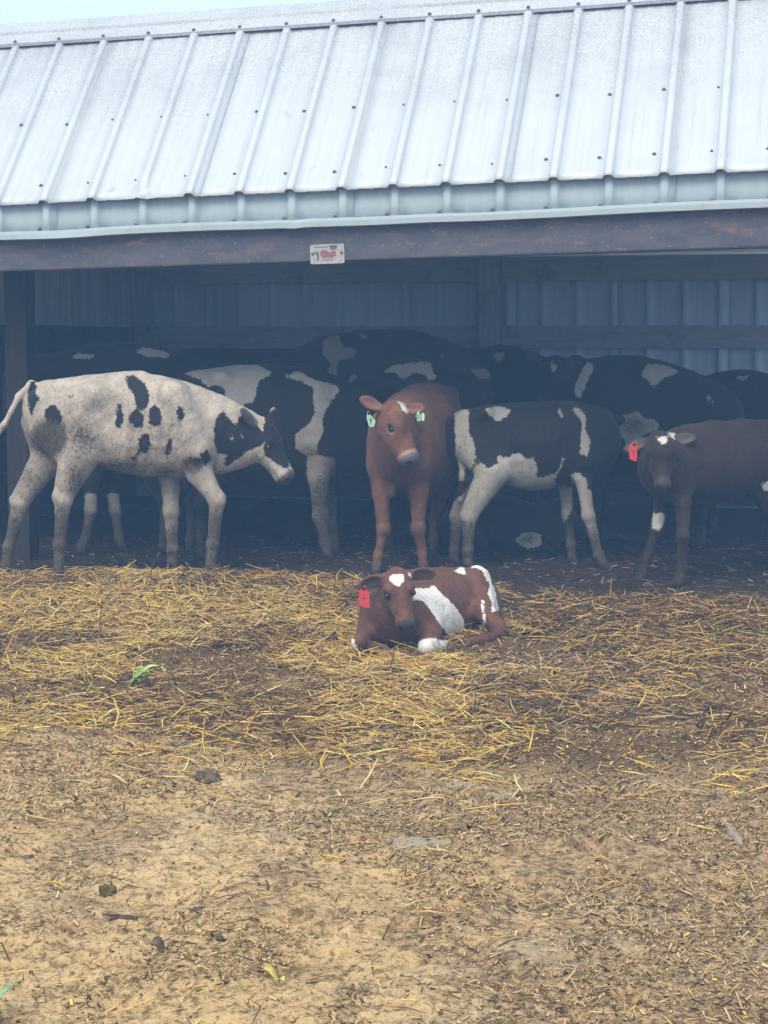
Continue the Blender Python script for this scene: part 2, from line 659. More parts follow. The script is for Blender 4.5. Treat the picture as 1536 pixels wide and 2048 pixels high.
def fascia_place(x, v, h):
    top = ZE + TILT * x - .004
    bot = ZE + ZT + TILT * x + .02
    return np.stack([x, .03 - h, bot + (top - bot) * v], -1)


x = -6 * R12 + .052
while x < XR - .2:
    fp = sheet('fascia_panel', x - .012, min(x + W, XR) + .012, fascia_place, 3, M['fascia'], shed)
    if -2 < x < 5.5:
        for k in range(3):
            xx = math.ceil(x / R12) * R12 + k * R12 - .05
            if x < xx < x + W:
                screw_obj(fp, (xx, .026, ZE + ZT + TILT * xx + .052), (0, -1, 0))
    x += W

# trim strip under the fascia, a little kinked and sagging
mb = MB()
xs = np.linspace(-2, XR, 340)
rows = []
for xx in xs:
    w = .004 * math.sin(xx * 2.1) + .006 * (vnoise(xx * 3, 0, 5) - .5)
    kink = .012 * math.exp(-((xx - 1.54) / .05) ** 2) + .022 * math.exp(-((xx - .12) / .3) ** 2)
    zb = ZE + ZT + TILT * xx + w - kink * .5
    rows.append([(xx, -.004 - kink * .6, zb + .048), (xx, -.010 - kink, zb + .030), (xx, -.012 - kink * 1.3, zb), (xx, .026, zb - .004), (xx, .026, zb + .048)])
vs = [p for r in rows for p in r]
fs = []
for i in range(len(rows) - 1):
    for j in range(5):
        fs.append((i * 5 + j, i * 5 + (j + 1) % 5, (i + 1) * 5 + (j + 1) % 5, (i + 1) * 5 + j))
mb.add(vs, fs)
mb.build('trim_strip', M['trim'], shed)

# ridge cap: two bent flanges over the ridge
mb = MB()
xs = np.linspace(-2, XR, 60)
rows = []
for xx in xs:
    z0 = ZE + TILT * xx
    def q(s, h):
        return (xx, s * cs - h * sn, z0 + s * sn + h * cs)
    wob = .006 * (vnoise(xx * 2.2, 3, 9) - .5)
    apex = q(RL + .215, .030)
    rows.append([q(RL - .012, .016 + wob), q(RL - .002, .034 + wob), q(RL + .085, .034 + wob), q(RL + .10, .046), apex,
                 (xx, apex[1] + .26, apex[2] - .075), (xx, apex[1] + .26, apex[2] - .08), (xx, apex[1], apex[2] - .012), q(RL + .0, .028 + wob)])
k = len(rows[0])
vs = [p for r in rows for p in r]
fs = []
for i in range(len(rows) - 1):
    for j in range(k):
        fs.append((i * k + j, i * k + (j + 1) % k, (i + 1) * k + (j + 1) % k, (i + 1) * k + j))
mb.add(vs, fs)
rc = mb.build('ridge_cap', M['roof'], shed)
fattr(rc, 'upper', np.full(len(rc.data.vertices), .95))
for k in range(-5, 20):
    s = RL + .012
    screw_obj(rc, (k * R12, s * cs - .036 * sn, ZE + TILT * k * R12 + s * sn + .036 * cs), (0, -sn, cs))

# rear roof slope (closes the shed)
RY = (RL + .21) * cs
RZ = ZE + (RL + .21) * sn


def rear_place(x, v, h):
    y = RY + .02 + v * (DEP + .25 - RY)
    z = RZ - .03 + TILT * x * (1 - v) + v * (2.42 - RZ)
    return np.stack([x, y, z + h], -1)


x = -6 * R12 + .052
while x < XR - .2:
    sheet('rear_roof_panel', x - .012, min(x + W, XR) + .012, rear_place, 3, M['roof'], shed)
    x += W

# header beam
mb = MB()
xs = np.linspace(-1.9, XR, 60)
rows = []
for xx in xs:
    zt_ = ZE + ZT + TILT * xx + .01
    zb = CAMH + .445 + .0199 * xx
    rows.append([(xx, .045, zb + .004), (xx, .041, zb + .012), (xx, .041, zt_), (xx, .085, zt_), (xx, .085, zb)])
vs = [p for r in rows for p in r]
fs = [(i * 5 + j, i * 5 + (j + 1) % 5, (i + 1) * 5 + (j + 1) % 5, (i + 1) * 5 + j) for i in range(59) for j in range(5)]
mb.add(vs, fs)
mb.build('header_beam', M['header'], shed)
mb = MB()
mb.box(-1.9, XR, .09, .13, CAMH + .50, CAMH + .80)
mb.build('inner_header_board', M['girt'], shed)


def post(x, y, w, h, mat, name='post'):
    m = MB()
    m.box(x - w / 2, x + w / 2, y - w / 2, y + w / 2, -.3, h)
    return m.build(name, mat, shed, bevel=.008)


post(-.46, .62, .15, CAMH + .60, M['post'])
post(5.9, .215, .15, CAMH + .62, M['post'])
post(1.69, DEP - .12, .16, 2.34, M['inner_post'])
post(-1.5, DEP - .12, .16, 2.34, M['inner_post'])
post(4.95, DEP - .12, .16, 2.34, M['inner_post'])

# back wall: sheets with ribs showing as shallow grooves from inside, top plate, girts, kick boards


def back_place(x, v, h):
    return np.stack([x, DEP + h, -.1 + v * 2.5], -1)


XB = -1.2140
x = XB - R12 * 2 + .05
while x < XR - .1:
    o = sheet('wall_panel', max(x, XL + .017) - .012 - XB, min(x + W, XR) + .012 - XB, lambda a, v, h: back_place(a + XB, v, -h), 2, M['wall'], shed)
    x += W


def board(name, x0, x1, y, z0, z1, mat, th=.04):
    m = MB()
    m.box(x0, x1, y - th, y, z0, z1)
    return m.build(name, mat, shed, bevel=.004)


for (a, b) in ((XL + .01, 1.6), (1.78, 4.85), (5.05, XR - .02)):
    board('top_plate', a, b, DEP - .032, CAMH + .55, CAMH + .80, M['girt'])
    board('girt', a, b, DEP - .032, CAMH - .03, CAMH + .165, M['girt'])
for r in range(7):
    z0 = .02 + r * .19
    board('kick_board', XL + .01, 1.6, DEP - .034 - .002 * (r % 2), z0, z0 + .186, M['kick'])
for r in range(3):
    z0 = .02 + r * .19
    board('kick_board', 1.78, 4.85, DEP - .034 - .002 * (r % 2), z0, z0 + .186, M['kick'])

# end walls


def end_place(x, v, h):
    return np.stack([XL + h, x, -.1 + v * 2.6], -1)


off = 3.53 - round(3.53 / R12) * R12
x = .26
while x < DEP - .06:
    sheet('end_wall_panel', x - .012 - off, min(x + W, DEP - .04) - off, lambda a, v, h: end_place(a + off, v, h), 2, M['endrib'], shed)
    x += W
for r in range(8):
    z0 = .02 + r * .19
    m = MB()
    m.box(XL + .03, XL + .07 + .002 * (r % 2), .3, DEP - .08, z0, z0 + .186)
    m.build('kick_board', M['kick'], shed, bevel=.004)
# rafters under the roof
for k in range(0, 7):
    xx = XL + .3 + k * 1.15
    m = MB()
    m.add([(xx, .14, CAMH + .62), (xx + .05, .14, CAMH + .62), (xx + .05, .14, CAMH + .74), (xx, .14, CAMH + .74),
           (xx, DEP - .1, 2.22), (xx + .05, DEP - .1, 2.22), (xx + .05, DEP - .1, 2.34), (xx, DEP - .1, 2.34)],
          [(0, 3, 2, 1), (4, 5, 6, 7), (0, 1, 5, 4), (1, 2, 6, 5), (2, 3, 7, 6), (3, 0, 4, 7)])
    m.build('tie_beam', M['girt'], shed)

# ---------------------------------------------------------------- sign plate on the header


def shed_local(p):
    d = np.asarray(p) - OB * [1, 1, 0]
    return np.array([d @ EX, d @ EY, d[2]])


def on_header(px, py):
    """point on the header's front face seen at a photo pixel, shed-local"""
    o = np.array([0, 0, CAMH])
    r = at(px, py, 1.0) - o
    k = ((OB * [1, 1, 0] - o) @ EY + .041) / (r @ EY)
    return shed_local(o + r * k)


sign = bpy.data.objects.new('sign_plate', None)
COL.objects.link(sign)
c0 = on_header(655, 508)
sign.location = Vector(OB * [1, 1, 0] + EX * c0[0] + EY * c0[1] + np.array([0, 0, c0[2]]))
sign.rotation_euler = (0, -.024, -PSI)
tag(sign, 'small worn white plate with faded red emblem on the header beam', 'sign')
sw, sh_ = .102, .056


def rounded(mb, w, h, r, y0, y1, n=5):
    pts = []
    for cx, cz, a0 in ((w - r, h - r, 0), (-w + r, h - r, 90), (-w + r, -h + r, 180), (w - r, -h + r, 270)):
        for i in range(n + 1):
            a = math.radians(a0 + 90 * i / n)
            pts.append((cx + r * math.cos(a), cz + r * math.sin(a)))
    k = len(pts)
    mb.add([(p[0], y0, p[1]) for p in pts] + [(p[0], y1, p[1]) for p in pts],
           [tuple(range(k)), tuple(range(2 * k - 1, k - 1, -1))] + [(i, i + k, (i + 1) % k + k, (i + 1) % k) for i in range(k)])


mb = MB()
rounded(mb, sw, sh_, .012, -.006, -.001)
mb.build('plate', M['plate'], sign)


def prism_xz(mb, pts, y0, y1):
    k = len(pts)
    mb.add([(p[0], y0, p[1]) for p in pts] + [(p[0], y1, p[1]) for p in pts],
           [tuple(range(k)), tuple(range(2 * k - 1, k - 1, -1))] + [(i, i + k, (i + 1) % k + k, (i + 1) % k) for i in range(k)])


mb = MB()                                   # the faded red shape in the middle
prism_xz(mb, [(-.045, .014), (-.02, .026), (.01, .012), (.05, .016), (.055, -.006), (.03, -.020), (-.01, -.022), (-.035, -.018), (-.042, 0)], -.0075, -.0055)
mb.build('emblem', M['plate_red'], sign)
mb = MB()                                   # dark figure on the left, a dark corner, worn line of print
prism_xz(mb, [(-.075, .012), (-.055, .014), (-.050, -.005), (-.052, -.034), (-.062, -.040), (-.060, -.012)], -.0076, -.0055)
prism_xz(mb, [(.012, .048), (.062, .050), (.058, .030), (.040, .022), (.020, .026)], -.0074, -.0055)
for i in range(9):
    xx = -.075 + i * .0095
    prism_xz(mb, [(xx, .036), (xx + .006, .037), (xx + .0055, .046 - .003 * (i % 2)), (xx + .001, .045)], -.0074, -.0055)
for i in range(7):
    xx = -.03 + i * .0095
    prism_xz(mb, [(xx, -.036), (xx + .006, -.0355), (xx + .0055, -.028), (xx + .001, -.029)], -.0074, -.0055)
mb.build('print', M['plate_ink'], sign)
for xx in (-.086, .086):
    mb = MB()
    n = 8
    prism_xz(mb, [(xx + .009 * math.cos(2 * math.pi * i / n), .004 + .009 * math.sin(2 * math.pi * i / n)) for i in range(n)], -.011, -.0055)
    mb.build('bolt', M['screw'], sign)

# ---------------------------------------------------------------- cattle: one continuous skin from blended volumes


def surface_nets(D, org, h):
    """naive surface nets of the zero set of D sampled on a grid"""
    s = D < 0
    nx, ny, nz = D.shape
    cs_ = np.zeros((nx - 1, ny - 1, nz - 1), np.int8)
    offs = [(i, j, k) for i in (0, 1) for j in (0, 1) for k in (0, 1)]
    for i, j, k in offs:
        cs_ += s[i:nx - 1 + i, j:ny - 1 + j, k:nz - 1 + k]
    act = (cs_ > 0) & (cs_ < 8)
    idx = np.full(act.shape, -1, np.int64)
    cells = np.argwhere(act)
    idx[act] = np.arange(len(cells))
    acc = np.zeros((len(cells), 3))
    cnt = np.zeros(len(cells))
    ci, cj, ck = cells.T
    for a in offs:
        for ax in range(3):
            if a[ax] == 1:
                continue
            b = list(a)
            b[ax] = 1
            d0 = D[ci + a[0], cj + a[1], ck + a[2]]
            d1 = D[ci + b[0], cj + b[1], ck + b[2]]
            m = (d0 < 0) != (d1 < 0)
            t = np.where(m, d0 / np.where(m, d0 - d1, 1), 0)
            p = np.zeros((len(cells), 3)) + a
            p[:, ax] += t
            acc += p * m[:, None]
            cnt += m
    V = (cells + acc / cnt[:, None]) * h + org
    faces = []
    for ax in range(3):
        o1, o2 = [(1, 2), (2, 0), (0, 1)][ax]
        sl0 = [slice(1, -1)] * 3
        sl0[ax] = slice(0, -1)
        sl1 = [slice(1, -1)] * 3
        sl1[ax] = slice(1, None)
        A, B = s[tuple(sl0)], s[tuple(sl1)]
        for flip in (False, True):
            e = np.argwhere((A & ~B) if not flip else (~A & B))
            if not len(e):
                continue
            e = e + 1
            e[:, ax] -= 1
            def cid(d1, d2):
                q = e.copy()
                q[:, o1] -= d1
                q[:, o2] -= d2
                return idx[q[:, 0], q[:, 1], q[:, 2]]
            f = np.stack([cid(1, 1), cid(0, 1), cid(0, 0), cid(1, 0)], -1)
            faces.append(f[:, ::-1] if flip else f)
    return V, np.concatenate(faces)


class Body:
    def __init__(s, Y0):
        s.p = []
        s.Y0 = Y0

    def J(s, px, py, dd=0.):
        return at(px, py, s.Y0 + dd)

    def m(s, n, dd=0.):
        """photo pixels -> metres at this animal's distance"""
        return n * (s.Y0 + dd) / F

    def cone(s, a, b, ra, rb, k=.03, lat=None, ls=1., op='u'):
        s.p.append(('c', np.asarray(a, float), np.asarray(b, float), ra, rb, k, lat, ls, op))

    def ell(s, c, ax, r, k=.03, op='u'):
        s.p.append(('e', np.asarray(c, float), np.asarray(ax, float), np.asarray(r, float), None, k, None, 1., op))

    def sph(s, c, r, k=.03, op='u'):
        s.ell(c, np.eye(3), (r, r, r), k, op)

    def bounds(s, q):
        if q[0] == 'c':
            e = max(q[3], q[4]) * max(1, q[7])
            return np.minimum(q[1], q[2]) - e, np.maximum(q[1], q[2]) + e
        e = max(q[3])
        return q[1] - e, q[1] + e

    def mesh(s, h, floor=None):
        lo = np.min([s.bounds(q)[0] for q in s.p if q[8] == 'u'], 0) - 3 * h
        hi = np.max([s.bounds(q)[1] for q in s.p if q[8] == 'u'], 0) + 3 * h
        n = np.ceil((hi - lo) / h).astype(int) + 1
        D = np.full(n, 1., np.float32)
        ax = [lo[i] + h * np.arange(n[i]) for i in range(3)]
        for q in s.p:
            a, b = s.bounds(q)
            e = q[5] + 3 * h
            i0 = np.clip(np.floor((a - e - lo) / h).astype(int), 0, n - 1)
            i1 = np.clip(np.ceil((b + e - lo) / h).astype(int) + 1, 1, n)
            X = ax[0][i0[0]:i1[0], None, None]
            Yc = ax[1][None, i0[1]:i1[1], None]
            Z = ax[2][None, None, i0[2]:i1[2]]
            if q[0] == 'c':
                A, B, ra, rb, k, lat, ls, op = q[1:]
                P = np.stack(np.broadcast_arrays(X - A[0], Yc - A[1], Z - A[2]), -1)
                d = B - A
                sc = 1.
                if lat is not None and ls != 1:
                    P = P + (P @ lat)[..., None] * lat * (1 / ls - 1)
                    d = d + (d @ lat) * lat * (1 / ls - 1)
                    sc = min(1., ls)
                t = np.clip((P @ d) / (d @ d), 0, 1)
                v = (np.linalg.norm(P - t[..., None] * d, axis=-1) - (ra + (rb - ra) * t)) * sc
            else:
                C, axs, r, _, k, _, _, op = q[1:]
                P = np.stack(np.broadcast_arrays(X - C[0], Yc - C[1], Z - C[2]), -1) @ axs.T
                k0 = np.linalg.norm(P / r, axis=-1)
                k1 = np.linalg.norm(P / r ** 2, axis=-1)
                v = k0 * (k0 - 1) / np.maximum(k1, 1e-9)
            sl = tuple(slice(i0[i], i1[i]) for i in range(3))
            o = D[sl]
            if op == 'u':
                hh = np.maximum(k - np.abs(o - v), 0) / k
                D[sl] = np.minimum(o, v) - hh * hh * k * .25
            else:
                hh = np.maximum(k - np.abs(o + v), 0) / k
                D[sl] = np.maximum(o, -v) + hh * hh * k * .25
        if floor is not None:
            D = np.maximum(D, (floor - ax[2])[None, None, :].astype(np.float32))
        return surface_nets(D, lo, h)


def poly_sd(px, py, poly):
    """signed distance (positive inside) to a polygon"""
    P = np.asarray(poly, float)
    d = np.full(px.shape, 1e9)
    ins = np.zeros(px.shape, bool)
    for i in range(len(P)):
        a, b = P[i], P[(i + 1) % len(P)]
        ex_, ey_ = b - a
        t = np.clip(((px - a[0]) * ex_ + (py - a[1]) * ey_) / (ex_ ** 2 + ey_ ** 2 + 1e-9), 0, 1)
        d = np.minimum(d, np.hypot(px - a[0] - t * ex_, py - a[1] - t * ey_))
        c = (a[1] > py) != (b[1] > py)
        xi = a[0] + (py - a[1]) / (b[1] - a[1] + 1e-12) * ex_
        ins ^= c & (px < xi)
    return np.where(ins, d, -d)


def crop(x0, y0, s):
    return lambda pts: [(x0 + x / s, y0 + y / s) for x, y in pts]


class Calf(Body):
    """joints are given where the animal's joints stand: photo column, row and depth offset (m)"""
    def __init__(s, name, Y0, lat=(0, 1, 0)):
        super().__init__(Y0)
        s.name = name
        s.lat = unit(lat)
        s.skinf = []
        s.kids = []
        s.pats = []
        s.muds = []
        s.feet = []

    def trunk(s, secs, k=.07):
        """secs: (px, top, bottom, half width m, depth)"""
        pts = []
        for px, t, b, hw, dd in secs:
            c = s.J(px, (t + b) / 2, dd)
            pts.append((c, s.m((b - t) / 2, dd), hw))
        for (a, ra, wa), (b, rb, wb) in zip(pts, pts[1:]):
            s.cone(a, b, ra, rb, k, s.lat, (wa / ra + wb / rb) / 2)

    def leg(s, js, k=.035, ls=.8, ground=None, hind=False):
        """js: list of (px, py, half width px, depth) from the body down to the hoof; hoof is added"""
        P = [s.J(a, b, d) for a, b, r, d in js]
        Rr = [s.m(r, d) for a, b, r, d in js]
        Rr = [Rr[0]] + [Rr[1] * .95] + [r * .87 for r in Rr[2:]]
        if ground is not None:
            P[-1] = np.array([P[-1][0], P[-1][1], ground + .035])
            P[-2][2] = max(P[-2][2], ground + .09)
        for i in range(len(P) - 1):
            s.cone(P[i], P[i + 1], Rr[i], Rr[i + 1], k if i == 0 else .018, s.lat, ls if i == 0 else .92)
        # knuckles: carpus or hock, then fetlock
        n = len(P)
        for i in (n - 3, n - 2):
            if i > 0:
                s.sph(P[i], Rr[i] * 1.04, .025)
        bk = unit((-s.fw) * [1, 1, 0])
        for e in (-1, 1):                    # dewclaws
            s.sph(P[n - 2] + bk * Rr[n - 2] * .8 + np.cross(bk, [0, 0, 1]) * e * Rr[n - 2] * .45 - np.array([0, 0, .012]), .011, .012)
        if hind and n >= 4:                  # tendon from the back of the thigh to the point of the hock
            hk = P[n - 3]
            back = unit((P[n - 3] - P[n - 4]) * [1, 1, 0] + 1e-6)
            s.cone(P[n - 4] + (P[n - 3] - P[n - 4]) * .25 + back * Rr[n - 4] * .55, hk + back * Rr[n - 3] * .75 + np.array([0, 0, Rr[n - 3] * .5]), Rr[n - 3] * .8, Rr[n - 3] * .55, .03)
            s.sph(hk + back * Rr[n - 3] * .62 + np.array([0, 0, Rr[n - 3] * .45]), Rr[n - 3] * .62, .015)
        s.hoof(P[-1], unit((P[-1] - P[-2]) * [1, 1, 0] + s.fw * .03), max(Rr[-1], .030))

    fw = np.array([1., 0, 0])
    relief = 1.

    def hoof(s, p, d, r):
        d = unit(d * [1, 1, 0])
        sd = np.array([-d[1], d[0], 0])
        for e in (-1, 1):
            s.cone(p + sd * e * r * .42 + np.array([0, 0, .012]), p + d * r * .75 + sd * e * r * .45 + np.array([0, 0, -.022]), r * .72, r * .62, .012)
        s.feet.append((p, r))

    def head(s, poll, nose, up, L=None, ears=((1, (.15, 1, -.1)), (-1, (.15, 1, -.1))), muzzle=(.045, .042, .045), eyes=(1, -1), k=.05, earcol=(.05, .035, .03), rim=None, wide=1., wear=None, socket=None, es=1., mz=1.):
        f = np.asarray(nose) - np.asarray(poll)
        if L is None:
            L = np.linalg.norm(f)
        f = unit(f)
        u = unit(np.asarray(up, float) - (np.asarray(up, float) @ f) * f)
        sd = np.cross(u, f)                  # the animal's left
        A = np.stack([f, sd, u])
        H = lambda a, b, c: np.asarray(poll) + L * (a * f + b * sd + c * u)
        s.H, s.hL, s.hA, s.poll = H, L, A, np.asarray(poll)
        lat = sd
        s.cone(H(.16, 0, -.20), H(.86, 0, -.205), .205 * L, .130 * mz * L, k, lat, 1.04 * wide)
        s.cone(H(.20, 0, -.32), H(.80, 0, -.285), .145 * L, .078 * L, .04, lat, .85)
        s.ell(H(.02, 0, -.09), A, L * np.array([.10, .13, .10]), .04)
        s.ell(H(.24, 0, -.07), A, L * np.array([.19, .20, .09]), .04)
        for e in (1, -1):
            s.ell(H(.28, e * wide * .12, -.28), A, L * np.array([.17, .10, .15]), .03)
            s.sph(H(.33, e * wide * .165, -.085), .085 * L, .02)
        s.cone(H(.42, 0, -.065), H(.84, 0, -.12), .075 * L, .062 * L, .03)
        s.ell(H(.92, 0, -.195), A, L * np.array([.105, .155 * mz, .13 * mz]), .02)
        s.ell(H(.87, 0, -.315), A, L * np.array([.095, .095 * mz, .052 * mz]), .012)
        for e in (1, -1):
            s.ell(H(1.0, e * .088, -.165), A, L * np.array([.045, .034, .028]), .008, 's')
            s.ell(H(.415, e * wide * .245, -.09), A, L * np.array([.075, .05, .045]), .012, 's')
        s.scoops = []
        for e, d in ears:
            d = np.asarray(d, float)
            dv = unit(d[0] * f + d[1] * e * sd + d[2] * u)
            if wear and e in wear:
                dv = unit(wear[e])
            b = H(.06, e * .17 * wide, -.10)
            fr = d[3] if len(d) > 3 else 0
            fn = unit(f * .55 + u * .75 + (sd * e * fr))
            if wear and e in wear:
                fn = np.array([0, -1., .3])
            fn = unit(fn - (fn @ dv) * dv)
            wv = np.cross(fn, dv)
            c = b + dv * (.03 + .24 * es) * L
            EA = np.stack([dv, wv, fn])
            s.cone(b, b + dv * .12 * L, .065 * L, .07 * L, .02)
            s.ell(c, EA, L * np.array([.24 * es, .125 * es, .042]), .015)
            s.ell(c + fn * .050 * L + dv * .01 * L, EA, L * np.array([.185 * es, .088 * es, .048]), .008, 's')
            s.scoops.append((c + fn * .050 * L, EA, L * np.array([.20 * es, .10 * es, .058])))
            if e == 1:
                s.earL = (b, dv, wv, fn)
            else:
                s.earR = (b, dv, wv, fn)
        for e in eyes:
            s.kids.append(('eye', H(.41, e * wide * .190, -.10), .047 * L))

        def skin(V, C):
            q = (V - s.poll) @ A.T / L
            m = sstep(.885, .925, q[:, 0] + .25 * (np.abs(q[:, 1]) < .13) * .08 - .35 * np.maximum(0, -.24 - q[:, 2])) * (np.abs(q[:, 1]) < .3)
            m = m * (q[:, 0] < 1.2) * (np.abs(q[:, 2] + .2) < .3)
            C[:] = C * (1 - m[:, None]) + m[:, None] * np.r_[muzzle, 1]
            if rim is not None:              # pale hair round the muzzle and the eye
                r1 = np.exp(-((q[:, 0] - .84) / .045) ** 2) * (np.abs(q[:, 2] + .2) < .2) * (np.abs(q[:, 1]) < .25) * .75
                r1 = np.maximum(r1, .38 * sstep(.12, .07, np.sqrt(((q[:, 0] - .41) * .8) ** 2 + ((q[:, 2] + .10) * 1.5) ** 2)) * (np.abs(q[:, 1]) > .14) * (np.abs(q[:, 1]) < .3))
                r1 = r1 * (1 - m)
                C[:] = C * (1 - r1[:, None]) + r1[:, None] * np.r_[rim, 1]
            if socket is not None:
                so = np.zeros(len(V))
                for e in (1, -1):
                    so = np.maximum(so, .8 * sstep(.15, .06, np.linalg.norm((q - [.41, e * .20 * wide, -.10]) * [1, 1, 1], axis=1)))
                C[:] = C * (1 - so[:, None]) + so[:, None] * np.r_[socket, 1]
            nm = np.zeros(len(V))
            for e in (1, -1):                # nostrils
                nm = np.maximum(nm, .92 * sstep(.06, .035, np.linalg.norm((q - [1.0, e * .088, -.165]) * [.7, 1, 1.1], axis=1)))
            nm = np.maximum(nm, .75 * np.exp(-((q[:, 2] + .278 - .10 * (1 - q[:, 0])) / .014) ** 2) * sstep(.68, .76, q[:, 0]) * (q[:, 0] < 1.1) * (np.abs(q[:, 1]) < .25))
            C[:] = C * (1 - nm[:, None]) + nm[:, None] * np.array([.014, .011, .011, 1])
            er = np.zeros(len(V))            # dark wet rim of the eye
            for e in (1, -1):
                er = np.maximum(er, sstep(.078, .060, np.linalg.norm(q - [.41, e * .20 * wide, -.10], axis=1)))
            C[:] = C * (1 - er[:, None]) + er[:, None] * np.array([.02, .015, .013, 1])
            for (c, EA, r) in s.scoops:
                k0 = np.linalg.norm((V - c) @ EA.T / r, axis=1)
                m2 = sstep(1.12, .98, k0) * .9
                C[:] = C * (1 - m2[:, None]) + m2[:, None] * np.r_[earcol, 1]
        s.skinf.append(skin)

    def tail(s, pts, r0, r1, tuft=None, k=.02):
        """pts: (px, py, depth)"""
        P = [s.J(*p) for p in pts]
        n = len(P) - 1
        for i in range(n):
            s.cone(P[i], P[i + 1], r0 + (r1 - r0) * i / n, r0 + (r1 - r0) * (i + 1) / n, k)
        if tuft:
            s.cone(P[-2] * .4 + P[-1] * .6, P[-1], tuft, tuft * .5, k)

    def make(s, h, mat, label, floor=None, group=None, mudtop=.38, mudamt=.85, hair=0, hairlen=.018, whitebase=False, relax=2):
        V, Fq = s.mesh(h, floor)
        # relax the net a little: evens the facets
        for _ in range(relax):
            acc = np.zeros_like(V)
            cnt = np.zeros(len(V))
            for a in range(4):
                i, j = Fq[:, a], Fq[:, (a + 1) % 4]
                for c in range(3):
                    acc[:, c] += np.bincount(i, V[j, c], len(V)) + np.bincount(j, V[i, c], len(V))
                cnt += np.bincount(i, None, len(V)) + np.bincount(j, None, len(V))
            V = V + .5 * (acc / cnt[:, None] - V)
        nrm = np.zeros_like(V)
        fn_ = np.cross(V[Fq[:, 2]] - V[Fq[:, 0]], V[Fq[:, 3]] - V[Fq[:, 1]])
        for a in range(4):
            for c_ in range(3):
                nrm[:, c_] += np.bincount(Fq[:, a], fn_[:, c_], len(V))
        nrm /= np.maximum(np.linalg.norm(nrm, axis=1), 1e-9)[:, None]
        n1 = fbm(V[:, 0] * 11 + V[:, 1] * 7, V[:, 2] * 8 - V[:, 1] * 9 + 5, 3, 13) - .5
        n2 = 1 - 2 * np.abs(fbm(V[:, 0] * 13 - V[:, 2] * 5, V[:, 2] * 10 + V[:, 1] * 12, 3, 17) - .5)
        n3 = fbm(V[:, 0] * 45 + V[:, 1] * 30, V[:, 2] * 40 - V[:, 1] * 35, 2, 19) - .5
        V = V + nrm * (.6 * s.relief * (.011 * n1 - .009 * (n2 - .75) + .0022 * n3))[:, None]
        zmin = V[:, 2].min()
        org = np.array([V[:, 0].mean(), V[:, 1].mean(), zmin])
        px, py = pix(V)
        S = F / s.Y0
        sd = np.full(len(V), -1.)
        for p in s.pats:
            hole = isinstance(p, tuple)
            v = poly_sd(px, py, p[1] if hole else p) / S
            sd = np.minimum(sd, -v) if hole else np.maximum(sd, v)
        for _ in range(5):
            acc = np.zeros(len(V))
            cnt = np.zeros(len(V))
            for a in range(4):
                i, j = Fq[:, a], Fq[:, (a + 1) % 4]
                acc += np.bincount(i, sd[j], len(V)) + np.bincount(j, sd[i], len(V))
                cnt += np.bincount(i, None, len(V)) + np.bincount(j, None, len(V))
            sd = .4 * sd + .6 * acc / cnt
        mud = mudamt * sstep(mudtop, .05, V[:, 2] - zmin)
        for (mx, my, rx, ry, am) in s.muds:
            mud = np.maximum(mud, am * np.exp(-((px - mx) / rx) ** 2 - ((py - my) / ry) ** 2))
        C = np.zeros((len(V), 4))
        C[:, :3] = .03
        for fn in s.skinf:
            fn(V, C)
        for p, r in s.feet:
            m = sstep(.05, .035, V[:, 2] - (p[2] - .035)) * (np.linalg.norm((V - p)[:, :2], axis=1) < .11) * .85
            C[:] = C * (1 - m[:, None]) + m[:, None] * np.array([.035, .03, .027, 1])
        o = mesh_np(s.name, V, Fq, 4, mat, smooth=True, origin=org)
        fattr(o, 'pat', sd)
        fattr(o, 'mud', mud)
        cattr(o, 'skin', C)
        tag(o, label, 'calf', group)
        s.obj, s.org = o, org
        for kname, c, r in s.kids:
            e = uv_ball(kname, r, M['eye'], o)
            e.location = Vector(c - org)
        if hair:
            s.fur(V, Fq, sd, mud, C, hair, hairlen, mat)
        return o

    def fur(s, V, Fq, sd, mud, C, n, ln, mat):
        a, b, c = V[Fq[:, 0]], V[Fq[:, 1]], V[Fq[:, 2]]
        nr = np.cross(b - a, c - a)
        ar = np.linalg.norm(nr, axis=1)
        nr = nr / np.maximum(ar, 1e-12)[:, None]
        d4 = V[Fq[:, 3]]
        # keep the muzzle, eyes and inner ears bare
        ok = (C[Fq[:, 0], 3] < .3)
        fi = RNG.choice(len(Fq), n, p=ar * ok / (ar * ok).sum())
        u, v = RNG.random(n), RNG.random(n)
        P = (a[fi] * ((1 - u) * (1 - v))[:, None] + b[fi] * (u * (1 - v))[:, None] + c[fi] * (u * v)[:, None] + d4[fi] * ((1 - u) * v)[:, None])
        N = nr[fi]
        down = np.array([0, 0, -1.]) - s.fw * .6 + RNG.normal(0, .35, (n, 3))
        T = down - (down * N).sum(1)[:, None] * N
        T /= np.maximum(np.linalg.norm(T, axis=1), 1e-6)[:, None]
        Sd = np.cross(N, T)
        L = ln * RNG.uniform(.5, 1.2, n)[:, None]
        w = .0007
        tip = P + T * L * .95 + N * L * .28
        V3 = np.stack([P - Sd * w - N * .002, P + Sd * w - N * .002, tip], 1).reshape(-1, 3)
        F3 = np.arange(3 * n).reshape(-1, 3)
        o = mesh_np('coat_hair', V3 - s.org, F3, 3, mat, s.obj, smooth=True)
        vi = Fq[fi, 0]
        fattr(o, 'pat', np.repeat(sd[vi], 3))
        fattr(o, 'mud', np.repeat(mud[vi], 3))
        cattr(o, 'skin', np.repeat(C[vi] * [1, 1, 1, .5], 3, axis=0))
        o.data.normals_split_custom_set_from_vertices([tuple(x) for x in np.repeat(N, 3, axis=0)])
        o['kind'] = 'stuff'


_ball = {}


